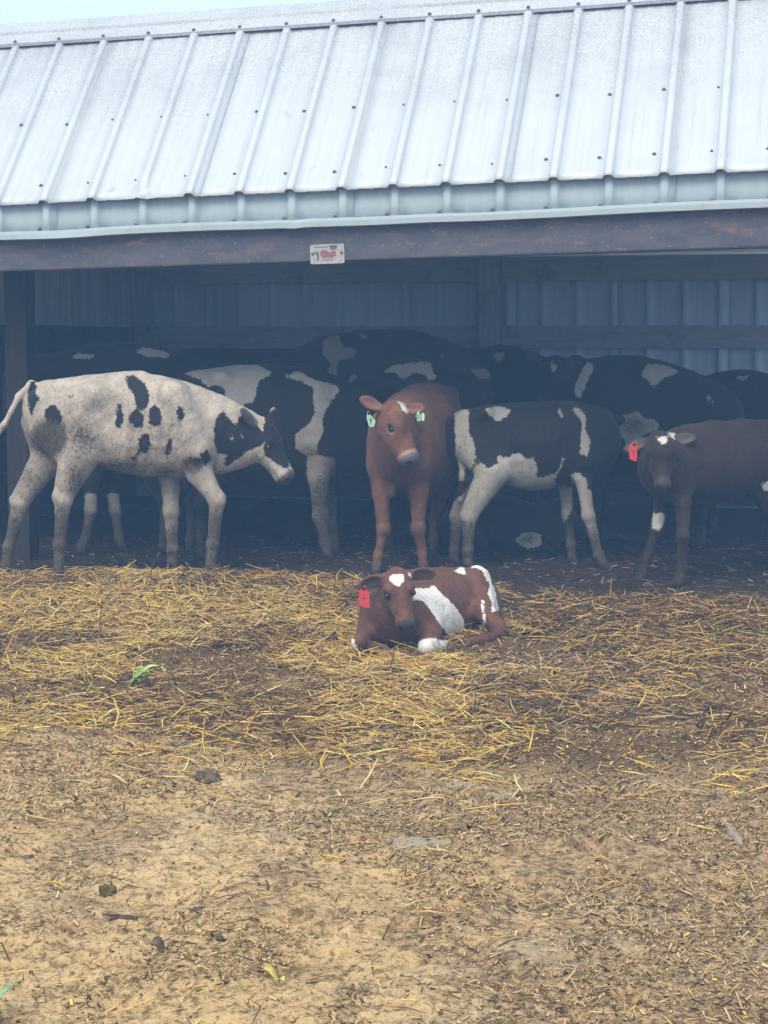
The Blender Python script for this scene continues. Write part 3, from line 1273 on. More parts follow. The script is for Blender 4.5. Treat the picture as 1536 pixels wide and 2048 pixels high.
def uv_ball(name, r, mat, parent):
    key = mat.name
    if key not in _ball:
        nv, nu = 8, 12
        vs = [(0, 0, 1)] + [(math.sin(math.pi * i / nv) * math.cos(2 * math.pi * j / nu), math.sin(math.pi * i / nv) * math.sin(2 * math.pi * j / nu), math.cos(math.pi * i / nv)) for i in range(1, nv) for j in range(nu)] + [(0, 0, -1)]
        fs = [(0, 1 + j, 1 + (j + 1) % nu) for j in range(nu)]
        for i in range(nv - 2):
            fs += [(1 + i * nu + j, 1 + (i + 1) * nu + j, 1 + (i + 1) * nu + (j + 1) % nu, 1 + i * nu + (j + 1) % nu) for j in range(nu)]
        b = 1 + (nv - 2) * nu
        fs += [(b + j, len(vs) - 1, b + (j + 1) % nu) for j in range(nu)]
        me = bpy.data.meshes.new(name)
        me.from_pydata(vs, [], fs)
        me.polygons.foreach_set('use_smooth', np.ones(len(me.polygons), bool))
        me.materials.append(mat)
        _ball[key] = me
    o = bpy.data.objects.new(name, _ball[key])
    COL.objects.link(o)
    o.scale = (r, r, r)
    o.parent = parent
    return o


def ear_tag(calf, outline_px, Y, mat, ink=None, yaw=0.):
    """thin moulded tag hanging in the ear; outline in photo pixels at distance Y"""
    P = [at(a, b, Y) for a, b in outline_px]
    c = np.mean(P, 0)
    th = .0025
    n = len(P)
    R = np.array([[math.cos(yaw), -math.sin(yaw), 0], [math.sin(yaw), math.cos(yaw), 0], [0, 0, 1]])
    loc = [R @ (p - c) for p in P]
    mb = MB()
    mb.add([q + R @ [0, -th, 0] for q in loc] + [q + R @ [0, th, 0] for q in loc],
           [tuple(range(n)), tuple(range(2 * n - 1, n - 1, -1))] + [(i, i + n, (i + 1) % n + n, (i + 1) % n) for i in range(n)])
    o = mb.build('ear_tag', mat, calf.obj)
    o.location = Vector(c - calf.org)
    zs = [q[2] for q in loc]
    zt = max(zs)
    b = uv_ball('tag_button', .009, M['tag_ink'] if ink else mat, o)
    b.location = Vector(R @ [np.mean([q[0] for q in loc if q[2] > zt - .03]), -.004, zt - .014])
    if ink:
        mb = MB()
        for (x0, z0, x1, z1) in ink:
            q = [(x0, z0), (x1, z0), (x1, z1), (x0, z1)]
            mb.add([R @ [a, -th - .0012, z] for a, z in q] + [R @ [a, -th + .0005, z] for a, z in q],
                   [(0, 1, 2, 3), (7, 6, 5, 4), (0, 4, 5, 1), (1, 5, 6, 2), (2, 6, 7, 3), (3, 7, 4, 0)])
        mb.build('tag_number', M['tag_ink'], o)
    return o


BLACK, WHITE = (.016, .015, .016), (.60, .55, .47)
BROWN = (.175, .080, .046)
M['coat_spots'] = coat('coat_white_black_spots', (.44, .39, .335), (.014, .013, .015), (.060, .048, .038))
M['coat_bw'] = coat('coat_black_white', BLACK, (.40, .375, .33), (.065, .055, .045))
M['coat_brown'] = coat('coat_red_brown', BROWN, (.72, .69, .63), (.07, .052, .042))
M['coat_lying'] = coat('coat_red_brown_white', (.140, .062, .040), (.86, .83, .79), (.08, .06, .048), edge=.003, wob=.018)
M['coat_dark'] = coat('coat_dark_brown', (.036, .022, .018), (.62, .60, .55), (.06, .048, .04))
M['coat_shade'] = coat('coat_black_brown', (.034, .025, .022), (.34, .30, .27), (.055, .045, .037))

FL = .0


def gz(px, py_, Y):
    p = at(px, py_, Y)
    return float(height(p[0], p[1], False))


# ---- the spotted calf walking in on the left
c = Calf('calf', 11.05)
c.trunk([(88, 774, 862, .09, 0), (125, 768, 890, .13, 0), (188, 760, 916, .16, 0), (250, 754, 940, .185, 0), (310, 757, 948, .185, 0), (365, 772, 946, .16, 0), (403, 788, 938, .12, 0)], k=.05)
for d in (-.19, .19):
    c.ell(c.J(222, 818, d * 1.09), np.eye(3), (c.m(46), .045, c.m(36)), .12, 's')     # hollow of the flank
c.trunk([(395, 797, 945, .12, 0), (440, 806, 940, .10, 0), (480, 824, 928, .085, 0), (520, 846, 914, .075, 0)], k=.05)
c.cone(c.J(95, 776), c.J(280, 757), c.m(13), c.m(13), .05)
for d in (-.13, .13):
    c.sph(c.J(190, 788, d * .82), c.m(17), .09)        # hook bone
    c.sph(c.J(80, 800, d * .55), c.m(16), .05)   # pin bone
    c.cone(c.J(345, 790, d), c.J(395, 900, d * 1.05), c.m(28), c.m(32), .06)  # shoulder
for d in (-1, 1):
    for i in range(6):                       # ribs under the hide
        x_ = 262 + i * 19
        q = [(x_ + 6, 800, .150), (x_ + 1, 845, .182), (x_ - 6, 890, .170), (x_ - 12, 920, .125)]
        for (a0, b0, e0), (a1, b1, e1) in zip(q, q[1:]):
            c.cone(c.J(a0, b0, d * e0), c.J(a1, b1, d * e1), .0135, .0135, .03)
c.leg([(112, 850, 58, -.04), (158, 915, 40, -.10), (127, 1000, 19, -.12), (119, 1090, 12.5, -.12), (117, 1140, 12, -.12)], ls=.55, ground=FL, hind=True)
c.leg([(90, 845, 48, .08), (98, 912, 36, .12), (40, 1008, 18, .13), (18, 1095, 12, .13), (12, 1138, 12, .13)], ls=.55, ground=FL, hind=True)
c.leg([(385, 890, 40, -.10), (398, 945, 27, -.13), (434, 1000, 18, -.14), (426, 1088, 12.5, -.14), (421, 1135, 13, -.14)], ls=.7, ground=.03)
c.leg([(365, 890, 40, .10), (340, 950, 22, .13), (342, 1022, 17, .13), (345, 1098, 12, .13), (344, 1138, 13, .13)], ls=.7, ground=.02)
c.tail([(80, 775, 0), (62, 768, 0), (38, 792, -.02), (8, 850, -.04), (-30, 905, -.05)], .024, .015, .03)
c.head(c.J(531, 842, .0), c.J(590, 940, -.06), unit([.75, -.34, .55]), L=.375, ears=((1, (-.5, .9, .15)), (-1, (-.75, .55, .05))), muzzle=(.10, .08, .075), mz=1.12, wide=1.06)
k1 = crop(0, 620, 2.4)
for pl in ([(595, 320), (650, 318), (700, 360), (720, 410), (700, 480), (650, 470), (650, 430), (610, 360)],
           [(625, 490), (660, 475), (690, 500), (685, 560), (640, 565), (618, 530)],
           [(735, 455), (770, 475), (780, 530), (755, 565), (715, 545), (715, 480)],
           [(860, 455), (890, 480), (880, 530), (860, 550), (843, 515), (848, 475)],
           [(560, 445), (580, 455), (595, 510), (578, 580), (553, 560)],
           [(690, 590), (715, 595), (720, 650), (700, 690), (670, 690), (665, 620)],
           [(810, 620), (832, 610), (822, 680), (800, 715), (790, 670)],
           [(720, 645), (745, 640), (735, 668)], [(628, 705), (660, 685), (655, 725), (635, 735)],
           [(215, 470), (260, 452), (290, 490), (302, 545), (260, 555), (212, 525)],
           [(145, 345), (175, 345), (172, 400), (190, 420), (150, 520), (130, 420)],
           [(325, 410), (360, 405), (350, 420), (328, 430)],
           [(1030, 540), (1065, 480), (1100, 520), (1130, 555), (1160, 500), (1200, 510), (1240, 560), (1265, 590), (1270, 500), (1320, 480), (1400, 560), (1412, 680), (1385, 700), (1390, 770), (1340, 745), (1262, 690), (1282, 630), (1230, 660), (1170, 690), (1120, 730), (1070, 765), (1090, 690), (1040, 690), (1025, 600)],
           [(955, 690), (1000, 670), (1012, 720), (980, 750)], [(925, 715), (955, 705), (960, 750), (925, 760)]):
    c.pats.append(k1(pl))
c.pats.append(('hole', k1([(1100, 588), (1116, 600), (1122, 645), (1106, 622)])))
c.pats.append(('hole', k1([(1150, 600), (1190, 595), (1170, 615)])))
c.muds += [(100, 875, 48, 48, 1.0), (165, 880, 65, 75, .62), (60, 960, 50, 60, .55), (150, 960, 40, 60, .62), (240, 935, 110, 35, .62), (385, 930, 35, 28, .8), (330, 945, 60, 25, .6), (120, 1070, 40, 80, .85), (25, 1070, 30, 80, .78), (430, 1065, 30, 75, .8), (345, 1080, 25, 65, .7), (250, 880, 170, 60, .40), (450, 890, 50, 50, .36), (200, 830, 60, 60, .30)]
c.make(.0085, M['coat_spots'], 'white calf with black spots walking right, head lowered, at left of the shed', FL - .01, mudtop=.62, mudamt=.72, hair=40000, hairlen=.016)

# ---- red-brown calf standing, facing out, head turned
c = Calf('calf', 11.2, (1, .1, 0))
c.fw = np.array([0, -1., 0])
c.trunk([(792, 815, 965, .15, 0), (812, 790, 982, .195, .22), (842, 774, 985, .235, .52), (862, 771, 965, .225, .82), (874, 778, 930, .16, 1.08)])
c.trunk([(792, 835, 960, .13, .02), (790, 815, 925, .11, -.14), (792, 805, 890, .09, -.26)], k=.06)
for sx in (-1, 1):
    c.cone(c.J(797 + sx * 34, 850, .05), c.J(797 + sx * 38, 930, .02), c.m(24), c.m(26), .06)
    c.sph(c.J(862 + sx * 40, 790, .85), c.m(16), .06)
c.leg([(764, 925, 27, .02), (762, 985, 20, .0), (767, 1058, 15, -.02), (756, 1112, 9.5, -.01), (753, 1142, 11, -.03)], ground=FL, ls=1)
c.leg([(833, 925, 28, .05), (838, 985, 21, .04), (836, 1056, 16, .02), (845, 1106, 10, .05), (846, 1138, 11, .03)], ground=FL, ls=1)
c.leg([(893, 910, 38, .95), (880, 975, 24, .88), (868, 1035, 13, 1.0), (867, 1085, 9.5, .95), (867, 1110, 10, .93)], ground=FL, ls=1, hind=True)
c.leg([(840, 910, 38, .95), (832, 975, 22, .88), (838, 1035, 12, 1.0), (840, 1085, 9, .95), (842, 1110, 10, .93)], ground=FL, ls=1, hind=True)
c.cone(c.J(778, 880, -.14), c.J(782, 940, -.06), c.m(9), c.m(8), .03)      # dewlap fold
c.cone(c.J(782, 940, -.06), c.J(787, 990, -.02), c.m(8), c.m(5), .03)
c.tail([(878, 790, 1.12), (884, 860, 1.2), (884, 960, 1.2)], .02, .015)
c.head(c.J(789, 807, -.25), c.J(835, 905, -.38), unit([.66, -.58, .48]), L=.375,
       ears=((-1, (-.25, .95, -.15, .3)), (1, (-.55, .90, .0, .2))), muzzle=(.085, .092, .105), earcol=(.20, .085, .065), rim=(.50, .33, .24), wide=1.08, es=.86, mz=1.16, wear={1: (1, -.25, .10), -1: (-1, -.15, .5)})
k2 = crop(520, 620, 3.2)
c.pats.append(k2([(875, 580), (900, 582), (915, 598), (940, 610), (958, 648), (935, 668), (912, 640), (900, 610)]))
c.make(.0085, M['coat_brown'], 'red-brown standing calf with green ear tags facing out, head turned right', FL - .01, mudtop=.14, mudamt=.6, hair=40000, hairlen=.013)
BROWNC = c
k5 = crop(680, 760, 5.12)
ear_tag(c, k5([(285, 315), (305, 350), (365, 420), (358, 445), (345, 480), (300, 478), (272, 400), (275, 340)]), 10.88, M['tag_green'], [(-.012, -.006, .012, -.002), (-.002, -.03, .003, .012)], .35)
ear_tag(c, k5([(822, 305), (866, 350), (864, 415), (790, 422), (778, 365), (790, 335)]), 10.90, M['tag_green'],
        [(-.020, -.03, -.016, .004), (-.020, .002, -.004, .006), (-.008, -.03, -.004, .004), (-.020, -.014, -.004, -.010), (.004, -.034, .009, .008), (-.002, .014, .010, .018)], -.1)

# ---- black and white calf standing broadside right of the brown one
c = Calf('calf', 11.45)
c.trunk([(925, 828, 915, .09, 0), (960, 820, 936, .13, 0), (1010, 815, 956, .165, 0), (1060, 813, 974, .18, 0), (1110, 814, 964, .165, 0), (1155, 812, 955, .14, 0), (1182, 824, 938, .10, 0)])
c.trunk([(1165, 820, 930, .11, .0), (1188, 818, 905, .09, .15), (1200, 815, 890, .075, .30)], k=.05)
for d in (-.12, .12):
    c.sph(c.J(972, 830, d), c.m(17), .05)
    c.cone(c.J(1140, 835, d), c.J(1170, 920, d), c.m(24), c.m(26), .06)
    c.ell(c.J(998, 862, d * 1.72), np.eye(3), (c.m(36), .045, c.m(34)), .11, 's')
    c.sph(c.J(930, 836, d * .6), c.m(14), .05)
    for i in range(6):
        x_ = 1030 + i * 17
        q = [(x_ + 5, 842, .150), (x_, 880, .178), (x_ - 6, 920, .160), (x_ - 11, 945, .115)]
        for (a0, b0, e0), (a1, b1, e1) in zip(q, q[1:]):
            c.cone(c.J(a0, b0, math.copysign(e0, d)), c.J(a1, b1, math.copysign(e1, d)), .013, .013, .03)
c.leg([(950, 880, 50, -.06), (985, 945, 33, -.13), (938, 1036, 16, -.12), (936, 1100, 11, -.13), (936, 1134, 12, -.13)], ls=.55, ground=FL, hind=True)
c.leg([(945, 880, 48, .08), (955, 945, 30, .13), (914, 1036, 14, .1), (909, 1100, 10, .1), (907, 1132, 11, .1)], ls=.55, ground=FL, hind=True)
c.leg([(1160, 900, 34, -.10), (1165, 955, 17, -.13), (1177, 1032, 14, -.13), (1198, 1110, 10, -.14), (1207, 1140, 11, -.15)], ls=.7, ground=FL)
c.leg([(1140, 900, 34, .10), (1130, 965, 15, .13), (1136, 1030, 13, .13), (1142, 1090, 9, .13), (1144, 1122, 11, .13)], ls=.7, ground=FL)
c.tail([(928, 830, -.02), (919, 850, -.03), (921, 900, -.05), (924, 950, -.05), (921, 1000, -.04)], .021, .018, .028)
c.head(c.J(1198, 822, .25), c.J(1225, 905, .48), unit([.5, .4, .75]), L=.34, ears=((1, (-.2, .9, 0)), (-1, (-.2, .9, 0))))
k3 = crop(860, 640, 2.272)
for pl in ([(250, 405), (300, 390), (370, 405), (350, 440), (305, 465), (270, 430)], [(580, 400), (600, 410), (608, 450), (590, 440)],
           [(645, 400), (680, 400), (710, 440), (705, 490), (730, 550), (715, 620), (680, 610), (685, 540), (690, 470)],
           [(190, 690), (230, 640), (260, 680), (305, 650), (310, 605), (340, 630), (410, 600), (440, 640), (475, 620), (490, 680), (480, 710), (510, 715), (570, 700), (590, 660), (605, 605), (612, 620), (600, 660), (570, 720), (560, 800), (450, 830), (340, 780), (280, 830), (225, 900), (220, 1140), (60, 1140), (80, 850), (140, 800), (190, 730)],
           [(170, 560), (195, 530), (210, 600), (200, 690), (180, 640)],
           [(640, 700), (680, 690), (715, 730), (718, 770), (760, 790), (770, 960), (820, 1160), (730, 1160), (660, 900)],
           [(580, 750), (645, 760), (648, 850), (610, 930), (592, 870)],
           [(615, 985), (640, 980), (665, 1040), (640, 1075), (620, 1050)],
           [(110, 400), (175, 400), (180, 560), (185, 730), (120, 730)]):
    c.pats.append(k3(pl))
c.muds += [(935, 1080, 40, 60, .75), (1185, 1080, 40, 60, .6)]
c.make(.0095, M['coat_bw'], 'black calf with white belly and legs standing broadside, right of the red-brown calf', FL - .01, mudtop=.6, mudamt=.82, hair=30000, hairlen=.014)

# ---- dark brown calf at the right edge, red tag
c = Calf('calf', 10.65, unit((.35, 1, 0)))
c.fw = np.array([-1., -.2, 0])
c.trunk([(1338, 872, 1000, .12, .02), (1378, 857, 1000, .15, .10), (1430, 848, 1000, .175, .2), (1490, 844, 984, .18, .32), (1550, 848, 962, .15, .44), (1592, 852, 930, .11, .52)])
c.trunk([(1345, 880, 985, .12, .02), (1330, 872, 955, .09, -.1), (1324, 872, 930, .08, -.2)], k=.05)
for d in (-.12, .12):
    c.cone(c.J(1365, 880, .1 + d), c.J(1350, 960, .04 + d), c.m(26), c.m(28), .06)
    c.sph(c.J(1535, 858, .4 + d), c.m(18), .05)
c.leg([(1360, 945, 28, -.06), (1366, 1005, 17, -.10), (1366, 1072, 13, -.14), (1362, 1135, 9.5, -.14), (1359, 1172, 11, -.16)], ls=.85, ground=FL + .01)
c.leg([(1335, 950, 28, .1), (1325, 1000, 18, .14), (1313, 1060, 13, .14), (1294, 1118, 10, .12), (1285, 1150, 11, .10)], ls=.85, ground=FL)
c.leg([(1560, 900, 52, .32), (1518, 965, 32, .25), (1558, 1050, 15, .35), (1552, 1120, 11, .33), (1550, 1160, 12, .32)], ls=.6, ground=FL, hind=True)
c.leg([(1560, 900, 50, .58), (1540, 965, 30, .6), (1590, 1050, 14, .65), (1590, 1110, 11, .6), (1588, 1140, 12, .6)], ls=.6, ground=FL, hind=True)
c.tail([(1592, 865, .52), (1604, 900, .55), (1600, 1000, .55)], .02, .016)
c.head(c.J(1321, 868, -.15), c.J(1330, 954, -.30), unit([.10, -.90, .42]), L=.33, rim=(.085, .05, .04), ears=((-1, (-.1, .75, -.45, .4)), (1, (-.15, 1, .12, .2))), muzzle=(.03, .026, .026), earcol=(.09, .065, .06), wear={1: (1, -.1, .10), -1: (-.8, .1, -.35)})
k6 = crop(1160, 800, 4.085)
c.pats += [k6([(615, 300), (718, 292), (712, 330), (690, 382), (660, 345)]), k6([(720, 265), (780, 270), (778, 318), (750, 320), (735, 290)]),
           k6([(590, 925), (690, 925), (690, 1010), (640, 1070), (585, 1040)]), k6([(1480, 690), (1540, 665), (1540, 745), (1500, 730)])]
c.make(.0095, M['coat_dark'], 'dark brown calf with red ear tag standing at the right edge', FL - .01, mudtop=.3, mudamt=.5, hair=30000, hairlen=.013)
ear_tag(c, k6([(445, 340), (468, 345), (466, 490), (455, 503), (405, 482), (395, 400), (415, 360)]), 10.35, M['tag_red'], [(-.006, -.004, .004, .001), (-.006, -.014, .004, -.010)], .2)

# ---- calf lying in the straw in front
c = Calf('calf', 9.35, unit((.75, .25, 0)))
c.fw = np.array([-.2, -1., 0])
GL = gz(830, 1280, 9.3)
c.trunk([(777, 1180, 1288, .105, .02), (805, 1158, 1293, .14, .10), (850, 1146, 1290, .165, .22), (895, 1144, 1285, .165, .34), (935, 1146, 1270, .14, .46), (965, 1162, 1250, .10, .54)], k=.06)
c.trunk([(775, 1185, 1285, .10, .0), (778, 1165, 1255, .085, -.07), (785, 1158, 1225, .075, -.13)], k=.05)
c.cone(c.J(820, 1150, .14), c.J(925, 1147, .42), c.m(11), c.m(11), .04)
c.cone(c.J(745, 1225, .02), c.J(738, 1262, -.02), c.m(26), c.m(24), .05)     # right shoulder
c.cone(c.J(842, 1215, .06), c.J(858, 1262, .0), c.m(28), c.m(25), .05)       # left shoulder
c.cone(c.J(737, 1262, -.03), c.J(719, 1283, -.16), c.m(17), c.m(14), .03)    # folded right foreleg
c.sph(c.J(717, 1284, -.17), c.m(15), .02)
c.cone(c.J(719, 1290, -.16), c.J(770, 1297, -.10), c.m(11), c.m(9), .02)
c.cone(c.J(860, 1265, .0), c.J(857, 1290, -.15), c.m(21), c.m(18), .03)      # folded left foreleg
c.sph(c.J(853, 1294, -.19), c.m(18.5), .02)
c.cone(c.J(856, 1298, -.17), c.J(890, 1290, .0), c.m(13), c.m(10), .02)
c.cone(c.J(948, 1165, .36), c.J(965, 1215, .27), c.m(33), c.m(28), .03)      # haunch
c.cone(c.J(958, 1152, .36), c.J(985, 1225, .34), c.m(20), c.m(20), .03)
c.cone(c.J(965, 1222, .20), c.J(999, 1258, .10), c.m(24), c.m(16), .03)
c.sph(c.J(1002, 1264, .08), c.m(16), .02)
c.cone(c.J(1003, 1270, .08), c.J(945, 1284, .0), c.m(14), c.m(10), .02)
c.hoof(c.J(936, 1290, -.02), np.array([-1., -.4, 0]), .028)
c.tail([(972, 1165, .55), (990, 1195, .50), (1005, 1235, .40), (1008, 1262, .36)], .018, .013, .02)
c.head(c.J(793, 1139, -.20), c.J(812, 1234, -.33), unit([.10, -.84, .50]), L=.30, wide=1.16,
       ears=((1, (.06, 1, -.16, .35)), (-1, (.14, .9, -.28, .35))), muzzle=(.042, .042, .05), earcol=(.030, .022, .020), socket=(.045, .022, .016))
k4 = crop(640, 1080, 3.339)
for pl in ([(460, 238), (550, 225), (572, 290), (548, 290), (515, 322), (495, 290), (470, 285)],
           [(620, 325), (700, 322), (765, 305), (830, 380), (900, 440), (960, 530), (970, 600), (930, 640), (862, 655), (850, 690), (830, 800), (655, 800), (655, 670), (740, 655), (830, 672), (848, 630), (800, 560), (750, 490), (700, 420), (650, 388), (640, 420), (615, 400)],
           [(895, 210), (925, 180), (965, 185), (975, 240), (945, 225)],
           [(1005, 165), (1060, 160), (1120, 205), (1150, 290), (1175, 360), (1190, 470), (1140, 478), (1148, 420), (1118, 360), (1132, 300), (1090, 220), (1060, 186), (1010, 185)],
           [(1075, 400), (1095, 390), (1108, 560), (1090, 570)], [(575, 196), (622, 245), (598, 252)],
           [(195, 650), (225, 650), (245, 740), (215, 745)]):
    c.pats.append(k4(pl))
c.muds += [(985, 1265, 25, 15, .55), (860, 1308, 30, 8, .45)]
c.make(.0068, M['coat_lying'], 'small red-brown and white calf with red ear tag lying in the straw', None, mudtop=.08, mudamt=.4, hair=40000, hairlen=.011)
ear_tag(c, k4([(300, 303), (328, 362), (334, 455), (300, 452), (258, 425), (262, 350), (282, 318)]), 9.08, M['tag_red'], [(-.008, -.010, -.005, .0), (-.002, -.012, .001, -.001), (.003, -.013, .006, -.002)], .15)
LYC = c

# ---- black and white calf behind the spotted one's head
c = Calf('calf', 12.0)
c.trunk([(385, 752, 870, .11, 0), (430, 741, 925, .16, 0), (500, 738, 958, .2, 0), (570, 743, 965, .2, 0), (630, 753, 955, .17, 0), (680, 778, 940, .13, 0), (705, 800, 925, .1, 0)])
c.trunk([(680, 790, 920, .11, .05), (715, 800, 900, .09, .15), (735, 815, 890, .08, .25)], k=.05)
for d in (-.12, .12):
    c.sph(c.J(440, 760, d), c.m(18), .05)
    c.cone(c.J(625, 790, d), c.J(650, 900, d), c.m(28), c.m(30), .06)
c.leg([(640, 890, 36, -.1), (637, 955, 22, -.13), (641, 1030, 17, -.13), (650, 1085, 12, -.13), (655, 1112, 12, -.14)], ls=.8, ground=FL)
c.leg([(640, 890, 34, .1), (655, 955, 19, .13), (660, 1020, 15, .12), (666, 1075, 11, .13), (670, 1100, 11, .12)], ls=.8, ground=FL)
c.leg([(420, 850, 48, -.06), (450, 930, 30, -.12), (405, 1010, 15, -.12), (402, 1080, 11, -.12), (402, 1112, 12, -.12)], ls=.6, ground=FL, hind=True)
c.leg([(415, 850, 46, .08), (430, 930, 28, .12), (385, 1010, 14, .12), (380, 1080, 10, .12), (380, 1105, 11, .12)], ls=.6, ground=FL, hind=True)
c.tail([(385, 765, 0), (372, 800, 0), (370, 900, 0), (374, 980, 0)], .02, .016, .025)
c.head(c.J(742, 820, .26), c.J(775, 890, .42), unit([.5, .3, .8]), L=.34)
c.pats += [k1([(885, 305), (960, 265), (1240, 265), (1310, 305), (1240, 340), (1220, 440), (1160, 460), (1090, 440), (1075, 380), (1040, 358), (1000, 370), (960, 335)]),
           k2([(150, 425), (240, 390), (350, 450), (490, 480), (505, 510), (480, 560), (420, 640), (400, 700), (405, 790), (370, 850), (360, 930), (480, 950), (500, 1700), (300, 1700), (300, 930), (220, 880), (225, 790), (300, 740), (360, 660), (340, 600), (345, 500), (270, 460)])]
c.muds += [(650, 1000, 60, 90, .72), (620, 905, 40, 20, .6)]
c.make(.011, M['coat_bw'], 'black calf with a jagged white shoulder band, behind the spotted calf’s head', FL - .01, mudtop=.6, mudamt=.85)

# ---- black calf behind the spotted calf, only its back and legs show
c = Calf('calf', 12.35)
c.trunk([(85, 725, 880, .12, 0), (150, 706, 930, .18, 0), (230, 699, 945, .2, 0), (310, 700, 935, .18, 0), (365, 716, 910, .13, 0)])
c.trunk([(110, 725, 880, .12, 0), (75, 715, 840, .1, .1), (55, 710, 810, .09, .2)], k=.05)
c.leg([(190, 890, 34, -.1), (184, 960, 17, -.12), (182, 1020, 14, -.12), (170, 1085, 10, -.12), (162, 1106, 11, -.13)], ls=.8, ground=FL)
c.leg([(215, 890, 34, .05), (222, 960, 17, .05), (230, 1020, 13, .05), (238, 1080, 10, .05), (242, 1100, 11, .05)], ls=.8, ground=FL)
c.leg([(330, 850, 46, -.05), (300, 930, 28, -.1), (330, 1010, 13, -.1), (328, 1075, 10, -.1), (326, 1100, 11, -.1)], ls=.6, ground=FL, hind=True)
c.leg([(330, 850, 46, .1), (310, 930, 28, .12), (345, 1010, 13, .12), (345, 1070, 10, .12), (343, 1095, 11, .12)], ls=.6, ground=FL, hind=True)
c.head(c.J(50, 722, .2), c.J(20, 800, .3), unit([-.6, .2, .7]), L=.34)
k8 = crop(0, 480, 1.92)
c.pats += [k8([(272, 446), (300, 434), (375, 440), (350, 456), (300, 458)]), k8([(512, 420), (560, 415), (625, 425), (662, 440), (640, 452), (560, 448)]),
           k1([(395, 880), (465, 880), (465, 1200), (340, 1200)]), k1([(510, 880), (585, 880), (600, 1180), (530, 1180)])]
c.make(.0125, M['coat_bw'], 'black calf standing behind the spotted calf, white flecks on its back', FL - .01, mudtop=.6, mudamt=.85)

# ---- taller dark calf at the back, grey-white marks
c = Calf('calf', 13.3)
c.trunk([(608, 705, 880, .13, 0), (670, 678, 910, .19, 0), (760, 670, 920, .21, 0), (840, 676, 915, .19, 0), (890, 698, 890, .13, 0)])
c.trunk([(870, 710, 860, .12, .05), (915, 715, 830, .1, .15), (940, 725, 815, .09, .25)], k=.05)
for (pxx, d) in ((640, -.1), (655, .12), (860, -.1), (845, .12)):
    c.leg([(pxx, 850, 44, d * .7), (pxx + (12 if pxx < 700 else -4), 920, 26, d), (pxx - (8 if pxx < 700 else 0), 990, 13, d), (pxx, 1050, 10, d), (pxx, 1075, 11, d)], ls=.7, ground=FL, hind=pxx < 700)
c.tail([(605, 720, 0), (596, 760, 0), (598, 880, 0)], .02, .016)
c.head(c.J(945, 728, .28), c.J(985, 800, .42), unit([.5, .3, .8]), L=.36)
for pl in ([(405, 195), (440, 165), (505, 160), (512, 200), (540, 240), (615, 250), (605, 310), (500, 320), (490, 420), (500, 500), (470, 500), (430, 450), (435, 380), (450, 330), (400, 290), (400, 230)],
           [(615, 160), (680, 158), (705, 190), (660, 180)], [(525, 490), (600, 400), (640, 450), (700, 400), (725, 560), (640, 580)], [(1140, 300), (1165, 250), (1180, 315)],
           [(1335, 370), (1470, 380), (1480, 440), (1400, 440)]):
    c.pats.append(k2(pl))
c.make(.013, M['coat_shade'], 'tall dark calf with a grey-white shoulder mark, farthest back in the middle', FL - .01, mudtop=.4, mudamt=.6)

# ---- black calf with a white back, behind the brown calf's head
c = Calf('calf', 12.45)
c.trunk([(735, 765, 880, .11, .15), (775, 738, 915, .16, .1), (830, 729, 930, .17, .05), (880, 740, 920, .15, .0), (912, 765, 890, .1, 0)])
c.trunk([(760, 765, 880, .10, .1), (738, 770, 860, .09, .0), (745, 772, 850, .075, -.1)], k=.05)
for (pxx, d) in ((775, -.08), (790, .12), (888, -.1), (880, .12)):
    c.leg([(pxx, 850, 40, d * .7), (pxx - (8 if pxx > 800 else -2), 930, 24, d), (pxx + (6 if pxx > 800 else 0), 1010, 13, d), (pxx, 1080, 10, d), (pxx, 1100, 11, d)], ls=.7, ground=FL, hind=pxx > 800)
c.head(c.J(748, 782, -.05), c.J(738, 860, -.2), unit([-.3, -.6, .6]), L=.33, ears=((1, (-.2, .9, .1)), (-1, (-.2, .9, .1))))
c.pats += [k2([(780, 400), (850, 355), (1000, 335), (1090, 335), (1130, 440), (1080, 460), (1060, 410), (980, 400), (920, 455), (870, 400)])]
c.make(.0125, M['coat_bw'], 'black calf with a white patch along its back, behind the red-brown calf’s head', FL - .01, mudtop=.4, mudamt=.6)

# ---- black calf at the back right with a white saddle
c = Calf('calf', 12.7)
c.fw = np.array([-1., 0, 0])
c.trunk([(1160, 735, 900, .12, 0), (1200, 722, 925, .17, 0), (1270, 722, 940, .2, 0), (1340, 740, 940, .19, 0), (1400, 760, 915, .16, 0), (1435, 785, 880, .11, 0)])
c.trunk([(1180, 735, 880, .12, 0), (1140, 722, 830, .1, -.05), (1115, 718, 790, .085, -.1)], k=.05)
for (pxx, d) in ((1190, -.1), (1205, .12), (1400, -.1), (1388, .12)):
    c.leg([(pxx, 860, 42, d * .7), (pxx - (10 if pxx > 1300 else 0), 935, 25, d), (pxx + (8 if pxx > 1300 else 0), 1010, 13, d), (pxx, 1070, 10, d), (pxx, 1092, 11, d)], ls=.7, ground=FL, hind=pxx > 1300)
c.tail([(1436, 795, 0), (1446, 830, 0), (1442, 930, 0)], .02, .016)
c.head(c.J(1108, 716, -.1), c.J(1085, 805, -.22), unit([-.25, -.85, .45]), L=.34, ears=((1, (-.25, .9, .35)), (-1, (-.15, .9, .1))))
for pl in ([(655, 300), (690, 230), (720, 175), (745, 220), (710, 290), (680, 360), (660, 350)], [(955, 250), (990, 200), (1080, 205), (1130, 238), (1060, 265), (1010, 315), (990, 270)],
           [(545, 195), (565, 185), (578, 215), (562, 243), (548, 230)], [(1250, 335), (1268, 330), (1292, 380), (1275, 378)],
           [(820, 510), (860, 430), (910, 430), (945, 405), (960, 445), (1020, 450), (1055, 490), (960, 530), (960, 570), (900, 600), (880, 530)]):
    c.pats.append(k3(pl))
